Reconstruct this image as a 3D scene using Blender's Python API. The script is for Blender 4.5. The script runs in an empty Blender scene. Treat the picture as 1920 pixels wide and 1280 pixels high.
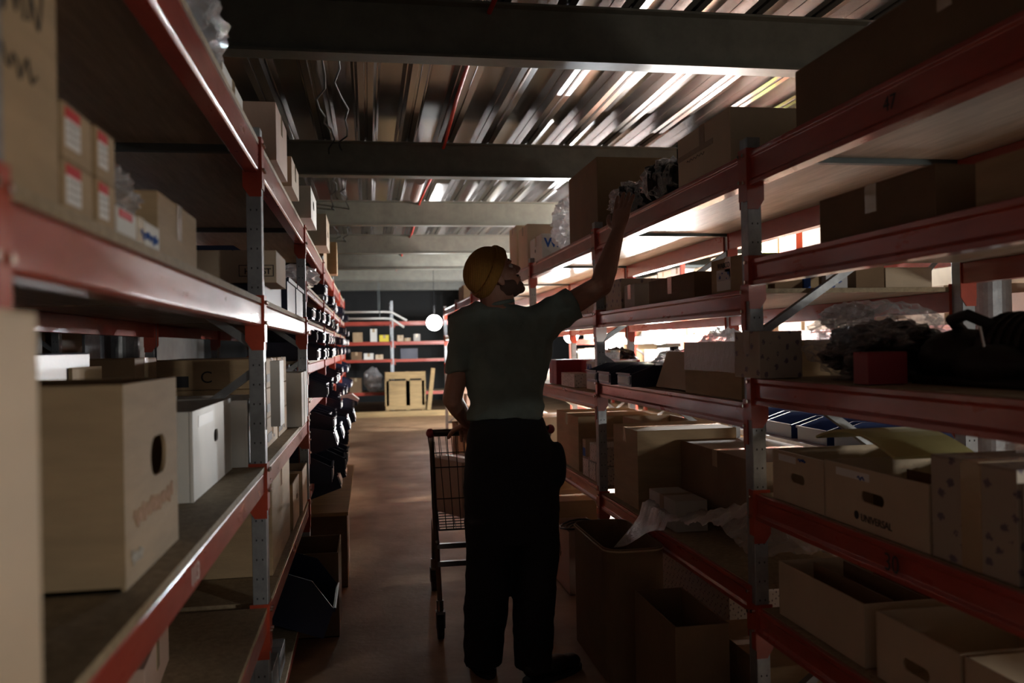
import bpy, bmesh, math, random
from mathutils import Vector, Matrix, noise
random.seed(7)
R = math.radians
PI = math.pi
sc = bpy.context.scene
COL = sc.collection

# ------------------------------------------------------------------ camera
cam_d = bpy.data.cameras.new('camera'); cam = bpy.data.objects.new('camera', cam_d); COL.objects.link(cam)
sc.camera = cam
cam_d.sensor_width = 36; cam_d.lens = 30.0; cam_d.clip_end = 200
yaw, pit, rol = R(9.55), R(0.264), R(-1.09)
f_ = Vector((math.sin(yaw)*math.cos(pit), math.cos(yaw)*math.cos(pit), math.sin(pit)))
r_ = Vector((math.cos(yaw), -math.sin(yaw), 0)); u_ = r_.cross(f_)
rt = math.cos(rol)*r_ + math.sin(rol)*u_; up = -math.sin(rol)*r_ + math.cos(rol)*u_
cam.matrix_world = Matrix(((rt.x, up.x, -f_.x, 0), (rt.y, up.y, -f_.y, 0), (rt.z, up.z, -f_.z, 1.37), (0, 0, 0, 1)))
cam_d.dof.use_dof = True; cam_d.dof.focus_distance = 3.7; cam_d.dof.aperture_fstop = 2.8

# ------------------------------------------------------------------ world, exposure
w = bpy.data.worlds.new('world'); sc.world = w; w.use_nodes = True
w.node_tree.nodes['Background'].inputs[0].default_value = (0.75, 0.78, 0.8, 1)
w.node_tree.nodes['Background'].inputs[1].default_value = 0.075
sc.view_settings.view_transform = 'Standard'; sc.view_settings.look = 'None'
sc.view_settings.exposure = 0.45; sc.view_settings.gamma = 1.0
sc.view_settings.use_curve_mapping = False

# the work lamps' light (their bodies are built with the fittings further down)
LAMPS = [  # x, y, z, watts, radius, colour
    (3.05, 8.7, 1.46, 2500, .13, (1, .96, .92)),
    (3.10, 12.9, 1.50, 2200, .13, (.88, .95, 1)),
    (1.16, 15.2, 1.80, 70, .15, (.86, .97, 1)),
    (2.7, -.9, 1.30, 105, .12, (1, .94, .85)),  # added lamp behind the camera, brightens the near left shelves
    (3.30, 7.7, 2.40, 350, .10, (1, .97, .94)),
]
for i, (x, y, z, p, rad, c) in enumerate(LAMPS):
    ld = bpy.data.lights.new('work_light', 'POINT'); ld.energy = p; ld.shadow_soft_size = rad; ld.color = c
    lo = bpy.data.objects.new('work_light', ld); COL.objects.link(lo); lo.location = (x, y, z)

# ------------------------------------------------------------------ materials
M = {}
def mat(name, col, rough=.6, metal=0, spec=.5, var=.0, scale=8, bump=0, bscale=60, coat=0, stretch=(1, 1, 1), col2=None, sss=0, trans=0, rvar=0):
    m = bpy.data.materials.new(name); m.use_nodes = True
    nt = m.node_tree; b = nt.nodes['Principled BSDF']
    b.inputs['Base Color'].default_value = (*col, 1); b.inputs['Roughness'].default_value = rough
    b.inputs['Metallic'].default_value = metal; b.inputs['Specular IOR Level'].default_value = spec
    if coat: b.inputs['Coat Weight'].default_value = coat; b.inputs['Coat Roughness'].default_value = .12
    if sss: b.inputs['Subsurface Weight'].default_value = sss; b.inputs['Subsurface Radius'].default_value = (.02, .008, .005)
    tc = nt.nodes.new('ShaderNodeTexCoord'); mp = nt.nodes.new('ShaderNodeMapping')
    nt.links.new(tc.outputs['Object'], mp.inputs[0]); mp.inputs['Scale'].default_value = stretch
    if var or col2:
        n = nt.nodes.new('ShaderNodeTexNoise'); n.inputs['Scale'].default_value = scale; n.inputs['Detail'].default_value = 8
        n.inputs['Roughness'].default_value = .65
        nt.links.new(mp.outputs[0], n.inputs[0])
        mx = nt.nodes.new('ShaderNodeMix'); mx.data_type = 'RGBA'
        c2 = col2 or tuple(c*(1-var) for c in col)
        rp = nt.nodes.new('ShaderNodeValToRGB'); rp.color_ramp.elements[0].position = .35; rp.color_ramp.elements[1].position = .65
        nt.links.new(n.outputs[0], rp.inputs[0]); nt.links.new(rp.outputs[0], mx.inputs[0])
        mx.inputs[6].default_value = (*col, 1); mx.inputs[7].default_value = (*c2, 1)
        nt.links.new(mx.outputs[2], b.inputs['Base Color'])
        if rvar:
            mr = nt.nodes.new('ShaderNodeMapRange'); mr.inputs[3].default_value = rough-rvar; mr.inputs[4].default_value = rough+rvar
            nt.links.new(n.outputs[0], mr.inputs[0]); nt.links.new(mr.outputs[0], b.inputs['Roughness'])
    if bump:
        n2 = nt.nodes.new('ShaderNodeTexNoise'); n2.inputs['Scale'].default_value = bscale; n2.inputs['Detail'].default_value = 5
        nt.links.new(mp.outputs[0], n2.inputs[0])
        bp = nt.nodes.new('ShaderNodeBump'); bp.inputs['Strength'].default_value = bump; bp.inputs['Distance'].default_value = .01
        nt.links.new(n2.outputs[0], bp.inputs['Height']); nt.links.new(bp.outputs[0], b.inputs['Normal'])
    M[name] = m; return m
mat('cardboard', (.46, .33, .19), .75, var=.18, scale=4, bump=.12, bscale=90, stretch=(1, 1, 6))
mat('cardboard_dark', (.22, .135, .07), .75, var=.2, scale=4, bump=.12, bscale=90)
mat('cardboard_pale', (.62, .50, .36), .75, var=.12, scale=5, bump=.1, bscale=90)
mat('cardboard_pink', (.60, .42, .33), .7, var=.12, scale=5, bump=.1)
mat('cardboard_white', (.78, .77, .72), .65, var=.08, scale=6, bump=.06)
mat('cardboard_grey', (.50, .48, .44), .7, var=.12, scale=6, bump=.06)
mat('board_red', (.30, .025, .035), .5, var=.1)
mat('paper', (.8, .81, .8), .6)
mat('paper_red', (.62, .03, .03), .6)
mat('paper_green', (.35, .55, .05), .6)
mat('paper_yellow', (.75, .62, .05), .6)
mat('paper_blue', (.03, .12, .5), .6)
mat('ink', (.03, .03, .035), .7)
mat('ink_white', (.72, .68, .62), .7)
mat('ink_blue', (.02, .10, .42), .6)
mat('tape', (.50, .38, .24), .18, coat=.6, bump=.25, bscale=40)
mat('tape_clear', (.30, .215, .135), .38, spec=.35, coat=.06, bump=.35, bscale=30)
mat('paint_red', (.48, .075, .05), .30, coat=.6, var=.25, scale=14, bump=.06, bscale=50, stretch=(1, .3, 1), rvar=.1)
mat('paint_orange', (.46, .06, .025), .4, coat=.3, var=.2, scale=16)
mat('galvanised', (.36, .38, .40), .42, metal=.55, var=.25, scale=20, bump=.05, rvar=.12)
mat('steel_dark', (.10, .12, .12), .5, metal=.3, var=.2)
mat('bolt', (.7, .68, .62), .25, metal=1)
mat('chipboard', (.42, .33, .21), .7, var=.35, scale=60, bump=.15, bscale=160)
mat('hardboard', (.60, .52, .43), .42, var=.28, scale=7, stretch=(6, .5, 1), bump=.12, bscale=14, rvar=.12)
mat('beam_paint', (.16, .155, .125), .45, var=.25, scale=9, bump=.05, bscale=20)
mat('deck_metal', (.25, .23, .22), .19, metal=.92, col2=(.20, .18, .17), scale=1.2, stretch=(3, .3, 1), rvar=.03)
mat('concrete', (.40, .245, .135), .55, col2=(.25, .15, .085), scale=2.2, bump=.2, bscale=30, rvar=.18)
mat('wall_paint', (.34, .32, .30), .8, var=.2, scale=3, bump=.1)
mat('wall_orange', (.62, .09, .04), .6, var=.15, scale=3)
mat('cream_panel', (.75, .68, .55), .7, var=.1)
mat('navy_plastic', (.012, .018, .045), .38, bump=.03, bscale=60)
mat('blue_plastic', (.015, .035, .12), .35)
mat('black_plastic', (.012, .012, .014), .4, bump=.05)
mat('rubber', (.01, .01, .01), .7)
mat('rust_black', (.02, .018, .018), .55, metal=.3, var=.4, scale=20, bump=.3, bscale=30)
mat('chrome', (.35, .33, .32), .28, metal=1)
mat('wire', (.09, .085, .08), .35, metal=.8)
mat('skin', (.40, .21, .15), .55, sss=.08, var=.1, scale=30, bump=.06, bscale=250)
mat('beard', (.10, .055, .04), .8, bump=.4, bscale=220)
mat('eye_white', (.7, .68, .65), .2)
mat('tee', (.18, .235, .215), .85, var=.2, scale=12, bump=.15, bscale=300)
mat('trousers', (.006, .006, .009), .9, bump=.2, bscale=200)
mat('shoe', (.012, .012, .012), .4)
mat('wool', (.30, .15, .03), .95, var=.15, scale=90)
mat('foam', (.62, .60, .28), .7, bump=.1)
mat('wood', (.42, .29, .13), .7, var=.3, scale=5, stretch=(.6, 5, 5), bump=.1)
mat('pvc', (.55, .55, .52), .5)
mat('red_cable', (.55, .03, .015), .5)
mat('pipe_pink', (.55, .42, .40), .5)
mat('glass_bottle', (.1, .14, .2), .15)
# ribs of the knitted cap
nt = M['wool'].node_tree; b = nt.nodes['Principled BSDF']
tc = nt.nodes.new('ShaderNodeTexCoord'); wv = nt.nodes.new('ShaderNodeTexWave'); wv.inputs['Scale'].default_value = 40; wv.inputs['Distortion'].default_value = 1
nt.links.new(tc.outputs['Object'], wv.inputs[0]); bp = nt.nodes.new('ShaderNodeBump'); bp.inputs['Strength'].default_value = .35; bp.inputs['Distance'].default_value = .004
nt.links.new(wv.outputs['Fac'], bp.inputs['Height']); nt.links.new(bp.outputs[0], b.inputs['Normal'])
# patterned paper boxes: white card with a slanted dark print
def pattern_mat(name, base, ink, sc_, thr, rot=.6):
    m = bpy.data.materials.new(name); m.use_nodes = True; nt = m.node_tree; b = nt.nodes['Principled BSDF']
    b.inputs['Roughness'].default_value = .6
    tc = nt.nodes.new('ShaderNodeTexCoord'); mp = nt.nodes.new('ShaderNodeMapping'); mp.inputs['Rotation'].default_value = (rot, rot, rot)
    vo = nt.nodes.new('ShaderNodeTexVoronoi'); vo.inputs['Scale'].default_value = sc_; vo.inputs['Randomness'].default_value = .25
    mp.inputs['Scale'].default_value = (1, 1.9, 1.3)
    nt.links.new(tc.outputs['Object'], mp.inputs[0]); nt.links.new(mp.outputs[0], vo.inputs[0])
    no = nt.nodes.new('ShaderNodeTexNoise'); no.inputs['Scale'].default_value = sc_*7; nt.links.new(mp.outputs[0], no.inputs[0])
    ad = nt.nodes.new('ShaderNodeMath'); ad.operation = 'MULTIPLY_ADD'; ad.inputs[1].default_value = .5
    nt.links.new(no.outputs[0], ad.inputs[0]); nt.links.new(vo.outputs['Distance'], ad.inputs[2])
    lt = nt.nodes.new('ShaderNodeMath'); lt.operation = 'LESS_THAN'; lt.inputs[1].default_value = thr; nt.links.new(ad.outputs[0], lt.inputs[0])
    mx = nt.nodes.new('ShaderNodeMix'); mx.data_type = 'RGBA'; mx.inputs[6].default_value = (*base, 1); mx.inputs[7].default_value = (*ink, 1)
    nt.links.new(lt.outputs[0], mx.inputs[0]); nt.links.new(mx.outputs[2], b.inputs['Base Color'])
    M[name] = m
pattern_mat('pattern_brown', (.42, .36, .29), (.16, .13, .16), 22, .50)
pattern_mat('pattern_white', (.66, .60, .55), (.20, .17, .17), 45, .52)
pattern_mat('pattern_blue', (.60, .60, .62), (.05, .10, .35), 30, .50)
def film_mat(name, opacity, tint=(.9, .9, .92), bs=35, rough=.12):
    m = bpy.data.materials.new(name); m.use_nodes = True; nt = m.node_tree
    for n in list(nt.nodes):
        if n.type == 'BSDF_PRINCIPLED': nt.nodes.remove(n)
    out = [n for n in nt.nodes if n.type == 'OUTPUT_MATERIAL'][0]
    tr = nt.nodes.new('ShaderNodeBsdfTransparent'); gl = nt.nodes.new('ShaderNodeBsdfGlossy'); df = nt.nodes.new('ShaderNodeBsdfTranslucent'); d2 = nt.nodes.new('ShaderNodeBsdfDiffuse')
    gl.inputs['Roughness'].default_value = rough; gl.inputs['Color'].default_value = (*tint, 1); df.inputs['Color'].default_value = (*tint, 1); d2.inputs['Color'].default_value = (*tint, 1)
    no = nt.nodes.new('ShaderNodeTexNoise'); no.inputs['Scale'].default_value = bs; no.inputs['Detail'].default_value = 4; no.inputs['Distortion'].default_value = 1.2
    tc = nt.nodes.new('ShaderNodeTexCoord'); nt.links.new(tc.outputs['Object'], no.inputs[0])
    bp = nt.nodes.new('ShaderNodeBump'); bp.inputs['Strength'].default_value = .9; bp.inputs['Distance'].default_value = .02
    nt.links.new(no.outputs[0], bp.inputs['Height']); nt.links.new(bp.outputs[0], gl.inputs['Normal'])
    m0 = nt.nodes.new('ShaderNodeMixShader'); nt.links.new(df.outputs[0], m0.inputs[1]); nt.links.new(d2.outputs[0], m0.inputs[2])
    m1 = nt.nodes.new('ShaderNodeMixShader'); m1.inputs[0].default_value = .55; nt.links.new(m0.outputs[0], m1.inputs[1]); nt.links.new(gl.outputs[0], m1.inputs[2])
    m2 = nt.nodes.new('ShaderNodeMixShader'); nt.links.new(tr.outputs[0], m2.inputs[1]); nt.links.new(m1.outputs[0], m2.inputs[2])
    lw = nt.nodes.new('ShaderNodeLayerWeight'); lw.inputs[0].default_value = .35
    ma = nt.nodes.new('ShaderNodeMath'); ma.operation = 'MULTIPLY_ADD'; ma.inputs[1].default_value = .5; ma.inputs[2].default_value = opacity; ma.use_clamp = True
    nt.links.new(lw.outputs['Facing'], ma.inputs[0]); nt.links.new(ma.outputs[0], m2.inputs[0]); nt.links.new(m2.outputs[0], out.inputs[0])
    M[name] = m
film_mat('clear_film', .16)
film_mat('bubble_wrap', .22, bs=110, rough=.08)
film_mat('draped_film', .42, bs=45, rough=.15)
film_mat('milky_film', .6, bs=20, rough=.3)
def emit_mat(name, col, s):
    m = bpy.data.materials.new(name); m.use_nodes = True; b = m.node_tree.nodes['Principled BSDF']
    b.inputs['Emission Color'].default_value = (*col, 1); b.inputs['Emission Strength'].default_value = s; M[name] = m
emit_mat('lamp_glow', (1, .97, .93), 22)
emit_mat('tube_glow', (1, .97, .93), 9)

# ------------------------------------------------------------------ mesh helpers
class MB:
    def __init__(s): s.bm = bmesh.new()
    def box(s, x0, x1, y0, y1, z0, z1, mtx=None, mi=0):
        vs = [s.bm.verts.new((x, y, z)) for x in (x0, x1) for y in (y0, y1) for z in (z0, z1)]
        if mtx: [setattr(v, 'co', mtx @ v.co) for v in vs]
        for q in ((0, 1, 3, 2), (4, 6, 7, 5), (0, 4, 5, 1), (2, 3, 7, 6), (0, 2, 6, 4), (1, 5, 7, 3)):
            fc = s.bm.faces.new([vs[i] for i in q]); fc.material_index = mi
        return vs
    def prism(s, pts, axis, a, b, mi=0):
        """extrude polygon pts (2D) along axis between a and b; 'x': pts are (y,z), 'y': (x,z), 'z': (x,y)"""
        def P(p, t): return {'x': (t, p[0], p[1]), 'y': (p[0], t, p[1]), 'z': (p[0], p[1], t)}[axis]
        A = [s.bm.verts.new(P(p, a)) for p in pts]; B = [s.bm.verts.new(P(p, b)) for p in pts]; n = len(pts)
        fs = [s.bm.faces.new(A), s.bm.faces.new(B[::-1])]
        for i in range(n): fs.append(s.bm.faces.new((A[i], B[i], B[(i+1) % n], A[(i+1) % n])))
        for q in fs: q.material_index = mi
    def tube(s, pts, rad, seg=8, cap=True):
        pts = [Vector(p) for p in pts]; n = len(pts); rings = []
        rads = rad if isinstance(rad, (list, tuple)) else [rad]*n
        up0 = None
        for i, p in enumerate(pts):
            d = (pts[min(i+1, n-1)] - pts[max(i-1, 0)]).normalized()
            if up0 is None: up0 = d.orthogonal().normalized()
            a = (up0 - d*up0.dot(d)).normalized() if (up0 - d*up0.dot(d)).length > 1e-5 else d.orthogonal().normalized()
            up0 = a; b_ = d.cross(a)
            rings.append([s.bm.verts.new(p + (a*math.cos(t)+b_*math.sin(t))*rads[i]) for t in [2*PI*k/seg for k in range(seg)]])
        for i in range(n-1):
            for k in range(seg): s.bm.faces.new((rings[i][k], rings[i][(k+1) % seg], rings[i+1][(k+1) % seg], rings[i+1][k]))
        if cap: s.bm.faces.new(rings[0][::-1]); s.bm.faces.new(rings[-1])
    def loft(s, secs, seg=24, cap=True):
        """secs: (centre, axisA vector, axisB vector)"""
        rings = []
        for c, a, b_ in secs:
            c, a, b_ = Vector(c), Vector(a), Vector(b_)
            rings.append([s.bm.verts.new(c + a*math.cos(t) + b_*math.sin(t)) for t in [2*PI*k/seg for k in range(seg)]])
        for i in range(len(rings)-1):
            for k in range(seg): s.bm.faces.new((rings[i][k], rings[i][(k+1) % seg], rings[i+1][(k+1) % seg], rings[i+1][k]))
        if cap: s.bm.faces.new(rings[0][::-1]); s.bm.faces.new(rings[-1])
    def ell(s, c, r, rot=None, seg=20):
        mt = Matrix.Translation(c) @ (rot.to_4x4() if rot else Matrix.Identity(4)) @ Matrix.Diagonal((*r, 1))
        bmesh.ops.create_uvsphere(s.bm, u_segments=seg, v_segments=seg//2, radius=1, matrix=mt)
    def caps(s, p, q, r1, r2, seg=14, n=4):
        """tapered capsule"""
        p, q = Vector(p), Vector(q); d = (q-p).normalized(); a = d.orthogonal().normalized(); b_ = d.cross(a); secs = []
        for i in range(n, 0, -1):
            t = PI/2*i/n*.96; secs.append((p - d*r1*math.sin(t), a*r1*math.cos(t), b_*r1*math.cos(t)))
        secs.append((p, a*r1, b_*r1)); secs.append((q, a*r2, b_*r2))
        for i in range(1, n+1):
            t = PI/2*i/n*.96; secs.append((q + d*r2*math.sin(t), a*r2*math.cos(t), b_*r2*math.cos(t)))
        s.loft(secs, seg)
    def obj(s, name, m, parent=None, smooth=False, bevel=0):
        bmesh.ops.recalc_face_normals(s.bm, faces=s.bm.faces)
        me = bpy.data.meshes.new(name); s.bm.to_mesh(me); s.bm.free()
        for mm in (m if isinstance(m, (list, tuple)) else [m]): me.materials.append(M[mm])
        if smooth:
            for p in me.polygons: p.use_smooth = True
        o = bpy.data.objects.new(name, me); COL.objects.link(o)
        if parent: o.parent = parent
        if bevel:
            md = o.modifiers.new('bevel', 'BEVEL'); md.width = bevel; md.segments = 2; md.limit_method = 'ANGLE'
        return o
def thing(name, label, cat, loc=(0, 0, 0), rz=0, group=None):
    o = bpy.data.objects.new(name, None); COL.objects.link(o); o.empty_display_size = .1
    o.location = loc; o.rotation_euler = (0, 0, rz); return tag(o, label, cat, group)
def tag(o, label, cat, group=None, kind=None):
    o['label'] = label; o['category'] = cat
    if group: o['group'] = group
    if kind: o['kind'] = kind
    return o
def struct(o): o['kind'] = 'structure'; return o
def copy_tree(o, parent=None):
    c = o.copy(); COL.objects.link(c)
    if parent: c.parent = parent
    for ch in o.children: copy_tree(ch, c)
    return c
def text(txt, size, m, parent, loc, rot=(PI/2, 0, 0), name='printed_text', ext=.0004, sx=1, bold=.0):
    cu = bpy.data.curves.new(name, 'FONT'); cu.body = txt; cu.size = size; cu.extrude = ext; cu.offset = bold
    t = bpy.data.objects.new(name, cu); COL.objects.link(t)
    dg = bpy.context.evaluated_depsgraph_get(); me = bpy.data.meshes.new_from_object(t.evaluated_get(dg))
    bpy.data.objects.remove(t); me.materials.clear(); me.materials.append(M[m])
    o = bpy.data.objects.new(name, me); COL.objects.link(o); o.parent = parent; o.location = loc; o.rotation_euler = rot; o.scale = (sx, 1, 1)
    return o
def scribble(parent, m, x0, x1, z, h, y, n=9, r=.0018, name='handwriting', seed=1):
    rr = random.Random(seed); b = MB(); pts = []
    for i in range(n*4):
        t = i/(n*4-1); pts.append((x0+(x1-x0)*t+rr.uniform(-.3, .3)*h*.3, y, z+h*.5*math.sin(i*1.7)*rr.uniform(.5, 1)))
    b.tube(pts, r, 4); return b.obj(name, m, parent)
def decal(parent, m, x0, x1, z0, z1, y, name='label'):
    b = MB(); b.box(x0, x1, y-.0012, y, z0, z1); return b.obj(name, m, parent)

# ------------------------------------------------------------------ boxes
# every box is built with its front towards local -Y; side 'L' fronts face +X, 'R' fronts face -X, 'B' fronts face -Y
ROT = {'L': PI/2, 'R': -PI/2, 'B': 0}
def place(side, a0, a1, front, depth, z, turn=0):
    if side == 'L': return (front-depth/2, (a0+a1)/2, z), ROT[side]+turn
    if side == 'R': return (front+depth/2, (a0+a1)/2, z), ROT[side]+turn
    return ((a0+a1)/2, front+depth/2, z), turn
def carton(side, a0, a1, front, depth, z, h, m, label, name='cardboard_box', tape='tape', top='closed', turn=0, group=None, cat='box', taper=0):
    loc, rz = place(side, a0, a1, front, depth, z, turn); t = thing(name, label, cat, loc, rz, group)
    W, D = (a1-a0)/2, depth/2; b = MB()
    if top == 'closed':
        b.box(-W, W, -D, D, 0, h-.003)
        b.box(-W, -.0015, -D, D, h-.003, h); b.box(.0015, W, -D, D, h-.003, h)   # the two top leaves with their slit
        b.obj('box_body', m, t, bevel=.003)
        if tape:
            b = MB(); b.box(-.024, .024, -D-.0008, D+.0008, h, h+.0008); b.box(-.024, .024, -D-.0012, -D, h-.07, h+.0008)
            b.obj('packing_tape', tape, t)
    else:
        th = .005
        for q in ((-W, W, -D, -D+th), (-W, W, D-th, D), (-W, -W+th, -D+th, D-th), (W-th, W, -D+th, D-th)): b.box(*q, 0, h)
        b.box(-W, W, -D, D, 0, th)
        b.obj('box_body', m, t)
        if top == 'flaps':
            for k, (ax, s_) in enumerate((('y', -1), ('y', 1), ('x', -1), ('x', 1))):
                an = R([28, 40, 55, 62][k]); L = min(W, D)*.8; b = MB()
                if ax == 'y':
                    mt = Matrix.Translation((0, s_*D, h)) @ Matrix.Rotation(-s_*an, 4, 'X'); b.box(-W+.004, W-.004, 0 if s_ > 0 else -L, L if s_ > 0 else 0, -.002, .002, mt)
                else:
                    mt = Matrix.Translation((s_*W, 0, h)) @ Matrix.Rotation(s_*an, 4, 'Y'); b.box(0 if s_ > 0 else -L, L if s_ > 0 else 0, -D+.004, D-.004, -.002, .002, mt)
                b.obj('flap', m, t)
    return t
def slot_panel(b, W, z0, z1, y0, y1, cx, cz, hw, hh, mi=0, n=8):
    """front panel (-W..W, z0..z1) pierced by a rounded slot"""
    inner = []
    for k in range(4*n):
        a = 2*PI*(k+.5)/(4*n); sx = (hw-hh) if math.cos(a) > 0 else -(hw-hh)
        inner.append((cx+sx+hh*math.cos(a), cz+hh*math.sin(a)))
    outer = []
    for k, p in enumerate(inner):
        a = 2*PI*(k+.5)/(4*n); c, s_ = math.cos(a), math.sin(a); t = 1/max(abs(c), abs(s_)); u, v = c*t, s_*t
        outer.append((cx + (u*(W-cx) if u > 0 else u*(W+cx)), cz + (v*(z1-cz) if v > 0 else v*(cz-z0))))
    N = 4*n
    for c in range(4):   # exact corners
        k0 = n//2 + c*n
        a = PI/4+PI/2*c
        cxn, czn = (W if math.cos(a) > 0 else -W), (z1 if math.sin(a) > 0 else z0)
        kk = min(range(N), key=lambda k: (outer[k][0]-cxn)**2+(outer[k][1]-czn)**2); outer[kk] = (cxn, czn)
    L = [[b.bm.verts.new((p[0], y, p[1])) for p in P] for P in (inner, outer) for y in (y0, y1)]
    for k in range(N):
        j = (k+1) % N
        for q in ((L[0][k], L[0][j], L[2][j], L[2][k]), (L[1][k], L[3][k], L[3][j], L[1][j]), (L[0][k], L[1][k], L[1][j], L[0][j]), (L[2][k], L[2][j], L[3][j], L[3][k])):
            b.bm.faces.new(q).material_index = mi
def archive(side, a0, a1, front, depth, z, h, m, label, turn=0, hole=(0, .62, .05, .016), back=1.0, name='archive_box', group=None, lab=True):
    """open-topped magazine box with a hand hole in the front panel"""
    loc, rz = place(side, a0, a1, front, depth, z, turn); t = thing(name, label, 'box', loc, rz, group)
    W, D = (a1-a0)/2, depth/2; th = .004; b = MB()
    if hole: slot_panel(b, W, 0, h, -D, -D+th, hole[0], h*hole[1], hole[2], hole[3])
    else: b.box(-W, W, -D, -D+th, 0, h)
    b.box(-W, W, D-th, D, 0, h*back); b.box(-W, W, -D+th, D-th, 0, th)
    for s_ in (-1, 1):
        x0, x1 = sorted((s_*W, s_*(W-th))); b.prism([(-D+th, th), (D-th, th), (D-th, h*back), (-D+th, h)], 'x', x0, x1)
    b.obj('box_body', m, t)
    for s_ in (-1, 1):
        b = MB(); b.box(s_*W-.0018, s_*W+.0018, -D-.001, -D+.006, 0, h); b.obj('corner_fold', m, t)
    if lab: decal(t, 'paper', -W*.75, -W*.05, h*.80, h*.93, -D)
    return t
def crumple(name, label, cat, loc, rad, m, seed, sub=4, amp=.25, parent=None, rz=0, freq=2.2, group=None, flat=True):
    b = MB(); bmesh.ops.create_icosphere(b.bm, subdivisions=sub, radius=1)
    for v in b.bm.verts:
        p = v.co*freq+Vector((seed*3.1, seed, 0)); q = 1-abs(noise.noise(p))*2*amp + noise.noise(p*2.7)*amp*.6 - abs(noise.noise(p*5))*amp*.5
        v.co = Vector((v.co.x*rad[0]*q, v.co.y*rad[1]*q, v.co.z*rad[2]*q))
        if flat: v.co.z = max(v.co.z, -rad[2]*.8)
    if flat:
        for v in b.bm.verts: v.co.z += rad[2]*.8
    o = b.obj(name, m, parent, smooth=False); o.location = loc; o.rotation_euler = (0, 0, rz)
    if label: tag(o, label, cat, group)
    return o

# ------------------------------------------------------------------ racks
PITCH = 1.853
def post(parent, x0, x1, y0, y1, z0, z1, name='upright', red=False):
    """C-shaped upright with punched holes shown as inset slots"""
    b = MB(); th = .004
    b.box(x0, x1, y0, y0+th, z0, z1); b.box(x0, x1, y1-th, y1, z0, z1)
    xf = x0 if abs(x0) < abs(x1) else x1-th
    b.box(xf, xf+th, y0+th, y1-th, z0, z1)
    o = b.obj(name, 'paint_red' if red else 'galvanised', parent, bevel=.0015)
    b = MB(); z = z0+.06
    while z < z1-.02:
        for dx in (-.009, .009):
            c = ((x0+x1)/2+dx, y0-.0006, z); b.box(c[0]-.002, c[0]+.002, y0-.0008, y0+.0005, z-.003, z+.003)
        z += .06
    h = b.obj('punched_holes', 'ink', o)
    return o
def rack(label, s, xf, y0, y1, levels, ztop, depth=.80, end=False, red=False, near=True, decks=None, group=None, ybays=None, rear=True):
    """one bay: s=+1 runs away to +X from its front face xf, s=-1 to -X. Owns the upright frame at y0 (and y1 if end)"""
    t = thing('shelving_rack', label, 'shelving', (xf, y0, 0), 0, group)
    g = lambda d: s*d
    def fr(y):
        for k, d in enumerate((0, depth-.045)):
            a, b_ = sorted((g(d), g(d+.045))); u = post(t, a, b_, y, y+.055, .004, ztop, red=red)
            b = MB(); b.box(a-.02, b_+.02, y-.01, y+.065, 0, .004); b.obj('foot_plate', 'galvanised', u)
        zs = [.12, .75, 1.36, ztop-.1]
        b = MB(); a, c = sorted((g(.045), g(depth-.045)))
        for z in (.14, ztop-.075):
            b = MB(); b.box(a, c, y+.012, y+.04, z, z+.03); b.obj('frame_bar', 'steel_dark', t)
        for i in range(3):
            b = MB(); p, q = Vector((g(.04), y+.027, zs[i]+.03)), Vector((g(depth-.04), y+.027, zs[i+1]-.06))
            if i % 2: p.x, q.x = q.x, p.x
            d = (q-p); L = d.length; mt = Matrix.Translation(p) @ d.to_track_quat('X', 'Y').to_matrix().to_4x4()
            b.box(0, L, -.012, .012, -.014, .014, mt); b.obj('diagonal_brace', 'galvanised', t)
    fr(0)
    if end: fr(y1-y0)
    Y0, Y1 = .055, y1-y0
    for z, bh in levels:
        for front in (True, False) if rear else (True,):
            d0 = .004 if front else depth-.049; b = MB(); k = 1 if front else -1
            # stepped box beam profile in (x, z)
            def X(v): return g(d0+v) if front else g(d0+.045-v)
            pr = [(X(0), z-bh+.006), (X(.006), z-bh), (X(.045), z-bh), (X(.045), z-.016), (X(.006), z-.016), (X(0), z-.022)] if (s < 0 and xf > -1) else [(X(0), z-bh), (X(.045), z-bh), (X(.045), z-.016), (X(.018), z-.016), (X(.018), z-.002), (X(.002), z-.002), (X(.002), z-.016), (X(.007), z-.022), (X(.007), z-bh+.022), (X(0), z-bh+.014)]
            b.prism(pr, 'y', Y0+.001, Y1-.001); bo = b.obj('beam', 'paint_red', t, bevel=.0015)
            for e, yy in ((0, Y0), (1, Y1)):
                b = MB(); sg = 1 if e == 0 else -1
                # plate on the front of the post, chamfered below; and plate along the post's side
                ya, yb = (yy-.056, yy+.004) if e == 0 else (yy-.004, yy+.056)
                ya, yb = (yy-.028, yy+.003) if e == 0 else (yy-.003, yy+.027)
                xa, xb = sorted((X(-.005) if front else X(-.005), X(-.0085)))
                b.box(min(X(-.0045), X(-.0085)), max(X(-.0045), X(-.0085)), ya, yb, z-bh-.05, z+.01)
                q = [(X(-.006), z+.01), (X(.050), z+.01), (X(.050), z-bh-.045), (X(.030), z-bh-.075), (X(-.006), z-bh-.075)]
                b.prism(q, 'y', *( (yy, yy+.0035) if e == 0 else (yy-.0035, yy)))
                b.obj('beam_connector', 'paint_orange', bo)
                if y0 < 5 and front:
                    ym = (ya+yb)/2
                    for zz in (z-.012, z-bh+.01):
                        b = MB(); b.tube([(X(-.008), ym, zz), (X(-.016), ym, zz)], .006, 8); b.obj('bolt', 'bolt', bo)
        b = MB(); a, c = sorted((g(.003 if s < 0 else .019), g(depth-.010)))
        b.box(a, c, Y0+.002, Y1-.002, z-.0155, z); 
        o = b.obj('shelf_board', ['chipboard', 'hardboard'], t)
        for p in o.data.polygons:
            if p.normal.z < -.5: p.material_index = 1
    return t

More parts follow.
